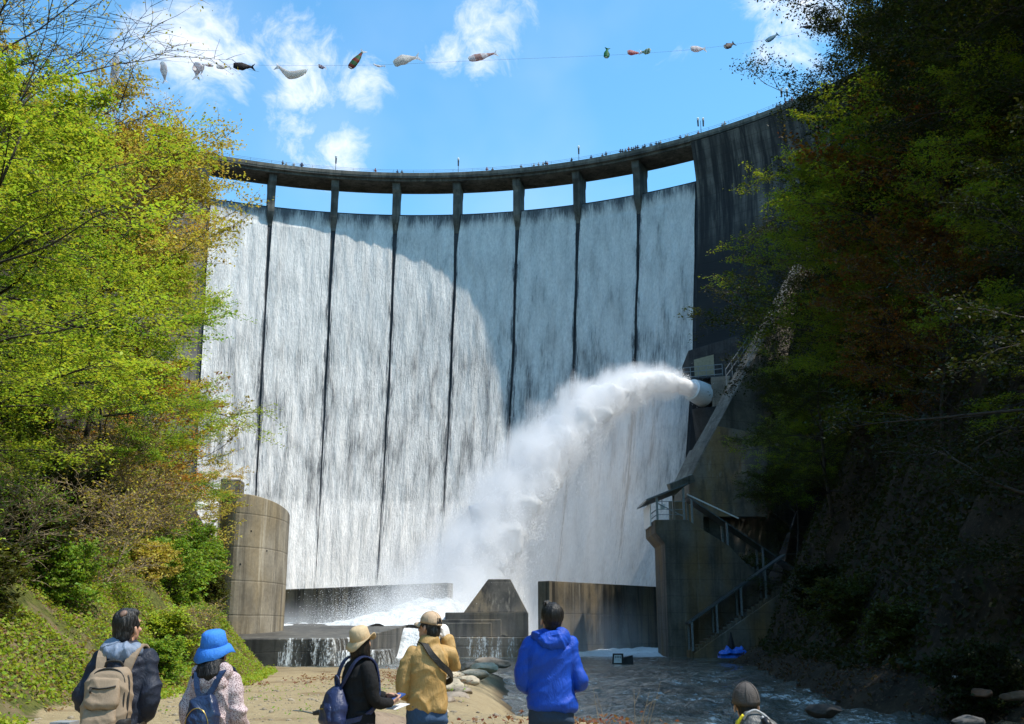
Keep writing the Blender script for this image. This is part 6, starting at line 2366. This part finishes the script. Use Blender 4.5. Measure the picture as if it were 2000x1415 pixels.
for s in (-1, 1):
    flat_strap(bk, [(0.03 * s - 0.05, -0.19, 1.19), (0.085 * s - 0.02, -0.165, 1.31), (0.105 * s, -0.11, 1.43), (0.115 * s, -0.01, 1.47), (0.12 * s, 0.1, 1.38), (0.155 * s, 0.12, 1.1), (0.16 * s, -0.03, 0.95), (0.06 * s, -0.2, 0.9)],
               [(0, -1, 0.2), (0, -1, 0.3), (0, -0.8, 0.7), (0, 0, 1), (0, 0.8, 0.5), (s * 0.6, 0.8, 0), (s, 0, 0), (s, -0.5, 0)], 0.045, 0.010, M['navy_canvas'], 'shoulder_strap')
lf = carried('leaflet', 'white leaflets and a blue folder held open by the woman in black', 'leaflet', o)
b = MB()
b.hexa([(-0.08, 0.34, 0.985), (0.08, 0.34, 0.985), (0.09, 0.50, 1.03), (-0.07, 0.50, 1.03), (-0.08, 0.338, 0.989), (0.08, 0.338, 0.989), (0.09, 0.498, 1.034), (-0.07, 0.498, 1.034)])
part('sheet', b.out(), M['paper'], lf, world=False)
b = MB()
b.hexa([(-0.06, 0.33, 1.06), (0.06, 0.33, 1.055), (0.06, 0.47, 1.115), (-0.06, 0.47, 1.12), (-0.06, 0.327, 1.072), (0.06, 0.327, 1.067), (0.06, 0.467, 1.127), (-0.06, 0.467, 1.132)])
part('folder', b.out(), M['phone_blue'], lf, world=False)

# ---- man in the tan jacket
p4 = at(836, 1320, 9.7)
o, hf, j = person('man in a tan jacket and tan cap raising a camera in a white gloved hand', (p4[0], 9.7, 0), R(14), 1.735,
                  ([(-0.15, 0.0, 1.375), (-0.20, 0.0, 1.24), (-0.215, 0.03, 1.06), (-0.08, 0.22, 1.0)],
                   [(0.145, 0.01, 1.38), (0.215, 0.03, 1.33), (0.245, 0.10, 1.27), (0.185, 0.11, 1.50)]),
                  head=(R(42), R(8), R(2)), hem=0.87, wide=0.94,
                  handspec=(None, {'d': (-0.25, 0.05, 1.0), 'n': (0.5, -0.85, 0.1), 'curl': 1.0}))
rings(j, [(0, 0.0, 1.44, 0.075, 0.075), (0, 0.005, 1.50, 0.07, 0.07), (0, 0.006, 1.515, 0.066, 0.066)])
dress(o, 'jacket', j, M['tan_jacket'], 0.010, 4, 0.016, 15.3, ((-0.7, 0.2, 0.8), (0.9, 0.2, 0.35)), 8)
legs(o, M['jeans'])
hair(o, hf, M['hair_grey'], 'short', 15, True)
cap(o, hf, M['tan_cap'])
g_ = MB()
hand(g_, (0.185, 0.11, 1.50), (-0.25, 0.05, 1.0), (0.5, -0.85, 0.1), 1, 1.0, 0.12, 1.08, 1.25)
g_.tube([(0.195, 0.11, 1.46), (0.185, 0.11, 1.505)], [0.036, 0.034], 12)
dress(o, 'glove', g_, M['white_glove'], 0.006, 2, 0.002, 3)
gl_ = MB()
for s in (-1, 1):
    gl_.tube(hf([(0.081 * s, 0.0, 0.128), (0.078 * s, 0.06, 0.13), (0.066 * s, 0.105, 0.131)]), 0.0025, 6)
part('glasses', gl_.out(), M['plastic_black'], o, world=False, smooth=True)
flat_strap(o, [(-0.075, 0.02, 1.475), (-0.05, -0.09, 1.45), (0.0, -0.155, 1.37), (0.09, -0.16, 1.275), (0.165, -0.115, 1.215), (0.215, -0.02, 1.15), (0.16, 0.13, 1.12), (0.0, 0.15, 1.28), (-0.075, 0.06, 1.46)],
           [(-0.3, 0, 1), (0, -0.7, 0.8), (0, -1, 0.2), (0, -1, 0), (0.6, -0.8, 0), (1, 0, 0), (0.7, 0.7, 0), (0, 1, 0.2), (-0.2, 0.4, 1)], 0.055, 0.010, M['pack_trim'], 'sling_strap', 60)
cmr = carried('camera', 'small black camera held to the face of the man in tan', 'camera', o)
b = MB()
b.hexa([(0.03, 0.235, 1.585), (0.15, 0.215, 1.585), (0.155, 0.265, 1.585), (0.035, 0.285, 1.585), (0.03, 0.235, 1.665), (0.15, 0.215, 1.665), (0.155, 0.265, 1.665), (0.035, 0.285, 1.665)])
part('body', b.out(), M['plastic_black'], cmr, world=False)
part('lens', MB().tube([(0.09, 0.27, 1.622), (0.105, 0.345, 1.625)], [0.034, 0.03], 16).out(), M['plastic_black'], cmr, world=False, smooth=False)
part('wrist_strap', MB().tube(smooth_path([(0.14, 0.22, 1.59), (0.118, 0.15, 1.55), (0.115, 0.14, 1.49), (0.14, 0.16, 1.47)], 14), 0.006, 6).out(), M['plastic_black'], cmr, world=False, smooth=True)

# ---- man in the blue jacket
p5 = at(1076, 1320, 9.3)
o, hf, j = person('young man with black hair in a royal blue hooded jacket, hands in front', (p5[0], 9.3, 0), R(-4), 1.81,
                  ([(-0.15, -0.01, 1.375), (-0.19, -0.02, 1.24), (-0.22, 0.0, 1.08), (-0.12, 0.20, 1.02)],
                   [(0.15, -0.01, 1.375), (0.19, -0.02, 1.24), (0.235, 0.0, 1.10), (0.15, 0.2, 1.04)]),
                  head=(R(20), R(20), R(-2)), hem=0.89, wide=1.06, sleeve=1.08)
dress(o, 'jacket', j, M['blue_jacket'], 0.010, 4, 0.021, 21.4, ((-0.6, 0.2, 0.85), (-0.9, 0.2, 0.5)), 6.5)
h = MB()
ell(h, (0.02, -0.115, 1.42), (0.115, 0.06, 0.075), (0.35, 0, 0))
ell(h, (0.10, -0.075, 1.455), (0.055, 0.055, 0.062), (0, -0.3, -0.3))
ell(h, (-0.08, -0.07, 1.45), (0.06, 0.05, 0.045), (0, 0.5, 0.3))
dress(o, 'hood', h, M['blue_jacket'], 0.008, 4, 0.016, 24.4, ((0.2, 0.2, 1.0), (0.5, 0.2, 0.9)), 14)
legs(o, M['dark_jeans'])
hair(o, hf, M['hair_black'], 'tuft', 25)
for zz_, rx_ in ((0.925, 0.186),):
    aa_ = np.linspace(0, 2 * PI, 40)
    part('hem_seam', MB().tube(np.stack([rx_ * 1.06 * np.cos(aa_), -0.008 + 0.138 * np.sin(aa_), zz_ + 0 * aa_], -1), 0.004, 5, False).out(), M['blue_jacket'], o, world=False, smooth=True)
ic = carried('ice_cream_cone', 'pale pointed cone held up beside the neck of the man in blue', 'cone', o) if False else None

# ---- child with the charcoal pack
p6 = at(1457, 1360, 6.0)
o, hf, j = person('child in a grey brown cap and yellow top at the bottom edge', (p6[0], 6.0, 0), R(4), 1.275,
                  ([(-0.16, 0.0, 1.36), (-0.2, 0.0, 1.23), (-0.22, 0.0, 1.08), (-0.14, 0.15, 1.0)],
                   [(0.16, 0.0, 1.36), (0.2, 0.0, 1.23), (0.22, 0.0, 1.08), (0.14, 0.15, 1.0)]),
                  head=(R(-4), R(6), 0), wide=0.98)
hf2 = HeadFrame(hf.p, R(-4), R(6), 0)
dress(o, 'top', j, M['yellow_shirt'], 0.012, 4, 0.008, 31.4)
legs(o, M['dark_jeans'])
hair(o, hf, M['hair_black'], 'short', 35, True)
hf.M = hf.M * 1.12
cap(o, hf, M['grey_cap'], gap=False, low=0.03)
part('collar_band', MB().tube(smooth_path([(-0.16, -0.02, 1.40), (-0.13, -0.07, 1.42), (-0.10, -0.09, 1.455)], 8), 0.026, 8).out(), M['cyan_patch'], o, world=False, smooth=True)
bk = carried('backpack', 'charcoal grey drawstring pack on the child at the bottom edge', 'backpack', o)
b = MB()
rings(b, [(0.03, -0.22, 0.86, 0.16, 0.09), (0.03, -0.235, 0.95, 0.185, 0.12), (0.03, -0.23, 1.2, 0.19, 0.115), (0.035, -0.21, 1.38, 0.175, 0.10), (0.03, -0.19, 1.49, 0.125, 0.08), (0.01, -0.175, 1.55, 0.06, 0.05)], 28, 2.5)
dress(bk, 'main_bag', b, M['child_pack'], 0.010, 3, 0.012, 33.1, ((0.6, 0.2, 0.6),), 8)
part('draw_cord', MB().tube(smooth_path([(0.04, -0.24, 1.54), (0.07, -0.29, 1.48), (0.12, -0.335, 1.34), (0.18, -0.355, 1.18)], 16), 0.013, 8).out(), M['strap_grey'], bk, world=False, smooth=True)
part('cord_lock', MB().tube([(0.05, -0.265, 1.53), (0.075, -0.31, 1.465)], [0.026, 0.032], 10).out(), M['plastic_black'], bk, world=False, smooth=True)
part('drawstring', MB().tube(smooth_path([(-0.085, -0.2, 1.52), (-0.06, -0.225, 1.565), (0.0, -0.225, 1.585), (0.06, -0.235, 1.55), (0.09, -0.25, 1.52)], 16), 0.009, 8).out(), M['strap_grey'], bk, world=False, smooth=True)
part('edge_tape', MB().tube(smooth_path([(-0.15, -0.165, 1.42), (-0.12, -0.18, 1.50), (-0.08, -0.185, 1.55)], 8), 0.013, 8).out(), M['yellow_shirt'], bk, world=False, smooth=True)
for s in (-1, 1):
    flat_strap(bk, [(0.10 * s + 0.01, -0.14, 1.39), (0.12 * s, -0.06, 1.445), (0.125 * s, 0.05, 1.43), (0.13 * s, 0.14, 1.28), (0.16 * s, 0.12, 1.0), (0.12 * s, -0.15, 0.92)],
               [(0, -0.8, 0.7), (0, 0, 1), (0, 0.7, 0.7), (0, 1, 0.1), (s, 0.3, 0), (s, -0.5, 0)], 0.05, 0.01, M['child_pack'], 'shoulder_strap')
# ------------------------------------------------------------------ camera, sun, sky, render settings
cam = bpy.data.cameras.new('camera')
cam.sensor_width = 36
cam.lens = 36.0
cam.clip_start = 0.1
cam.clip_end = 2000
co = bpy.data.objects.new('camera', cam)
COL.objects.link(co)
co.location = (0, 0, EYE)
co.rotation_euler = (PI / 2 + TILT, 0, 0)
scene.camera = co

SUN_EL, SUN_AZ = R(61), R(12.0)   # azimuth measured from +X (right) toward the camera
sd = np.array((math.cos(SUN_EL) * math.cos(SUN_AZ), -math.cos(SUN_EL) * math.sin(SUN_AZ), math.sin(SUN_EL)))
sl = bpy.data.lights.new('sun', 'SUN')
sl.energy = 3.4
sl.angle = R(0.53)
sl.color = (1.0, 0.95, 0.87)
so = bpy.data.objects.new('sun', sl)
COL.objects.link(so)
so.rotation_euler = Vector(sd).to_track_quat('Z', 'Y').to_euler()
so.location = (60, 0, 150)

w = NT('World', True)
scene.world = w.m
sky = w.n('TexSky', sky_type='NISHITA', sun_disc=False)
sky.sun_elevation = SUN_EL
sky.sun_rotation = math.atan2(sd[0], sd[1])
sky.altitude = 300
sky.air_density = 1.0
sky.dust_density = 0.6
sky.ozone_density = 1.5
hs = w.n('HueSaturation')
hs.inputs['Hue'].default_value = 0.5
hs.inputs['Saturation'].default_value = 1.12
hs.inputs['Value'].default_value = 1.0
w.set(hs.inputs['Color'], sky)
tc = w.n('TexCoord')
g = tc.outputs['Generated']
warp = w.noise(g, 5.0, 4, 0.6, out=1)
wv = w.n('VectorMath', operation='MULTIPLY_ADD')
w.set(wv.inputs[0], warp)
wv.inputs[1].default_value = (0.10, 0.10, 0.10)
w.set(wv.inputs[2], g)
n1 = w.noise(w.mapv(wv.outputs[0], (1.0, 1.0, 1.0)), 13.0, 10, 0.66, 0.4)
mask = 0.0
for (px, py, rad, k) in ((350, 75, 150, 1.0), (470, 105, 70, 0.8), (985, 40, 105, 1.0), (940, 125, 55, 0.8), (875, 110, 55, 0.85), (600, 185, 75, 1.05), (585, 105, 90, 0.9), (530, 60, 90, 0.7),
                         (585, 262, 70, 1.1), (655, 305, 85, 1.15), (820, 160, 40, 0.5), (1570, 20, 130, 0.9), (1520, 105, 60, 0.75), (1100, 60, 60, 0.45), (1340, 90, 50, 0.6), (1275, 110, 50, 0.45),
                         (700, 165, 70, 0.85), (1600, 120, 80, 0.6), (660, 60, 30, 0.4)):
    d = at(px, py, 100) - np.array((0, 0, EYE))
    d = d / np.linalg.norm(d)
    vd = w.n('VectorMath', operation='DISTANCE')
    w.set(vd.inputs[0], wv.outputs[0] if False else g)
    vd.inputs[1].default_value = tuple(d)
    mk = w.ramp(vd.outputs['Value'], rad / 2000 * 1.75, 0.0, 0.0, k)
    mask = mk if isinstance(mask, float) else w.math('MAXIMUM', mask, mk)
cl = w.mul(w.ramp(w.add(n1, w.mul(w.sub(mask, 0.5), 0.40)), 0.50, 0.84), 0.85)
cl = w.math('MULTIPLY', cl, w.ramp(mask, 0.02, 0.25))
n2 = w.noise(wv.outputs[0], 3.0, 4, 0.5)
thin = w.mul(w.ramp(n2, 0.45, 0.75), 0.16)
f = w.math('MAXIMUM', cl, thin)
tint = w.mix(1.0, hs.outputs[0], (0.80, 1.20, 1.16), 'MULTIPLY')
cc = w.mix(f, tint, (4.9, 5.0, 5.2))
bg = w.n('Background')
w.set(bg.inputs['Color'], cc)
bg.inputs['Strength'].default_value = 0.15
w.set(w.out.inputs['Surface'], bg)

scene.view_settings.view_transform = 'Standard'
scene.view_settings.look = 'None'
scene.view_settings.exposure = 0.8
scene.view_settings.gamma = 1.0
scene.render.engine = 'CYCLES'
cy = scene.cycles
cy.max_bounces = 12
cy.diffuse_bounces = 6
cy.glossy_bounces = 3
cy.transmission_bounces = 8
cy.transparent_max_bounces = 14
cy.volume_bounces = 6
cy.caustics_reflective = False
cy.caustics_refractive = False
cy.sample_clamp_indirect = 6
cy.use_denoising = True
cy.use_adaptive_sampling = True
cy.adaptive_threshold = 0.015
scene.render.resolution_x = 1024
scene.render.resolution_y = 724
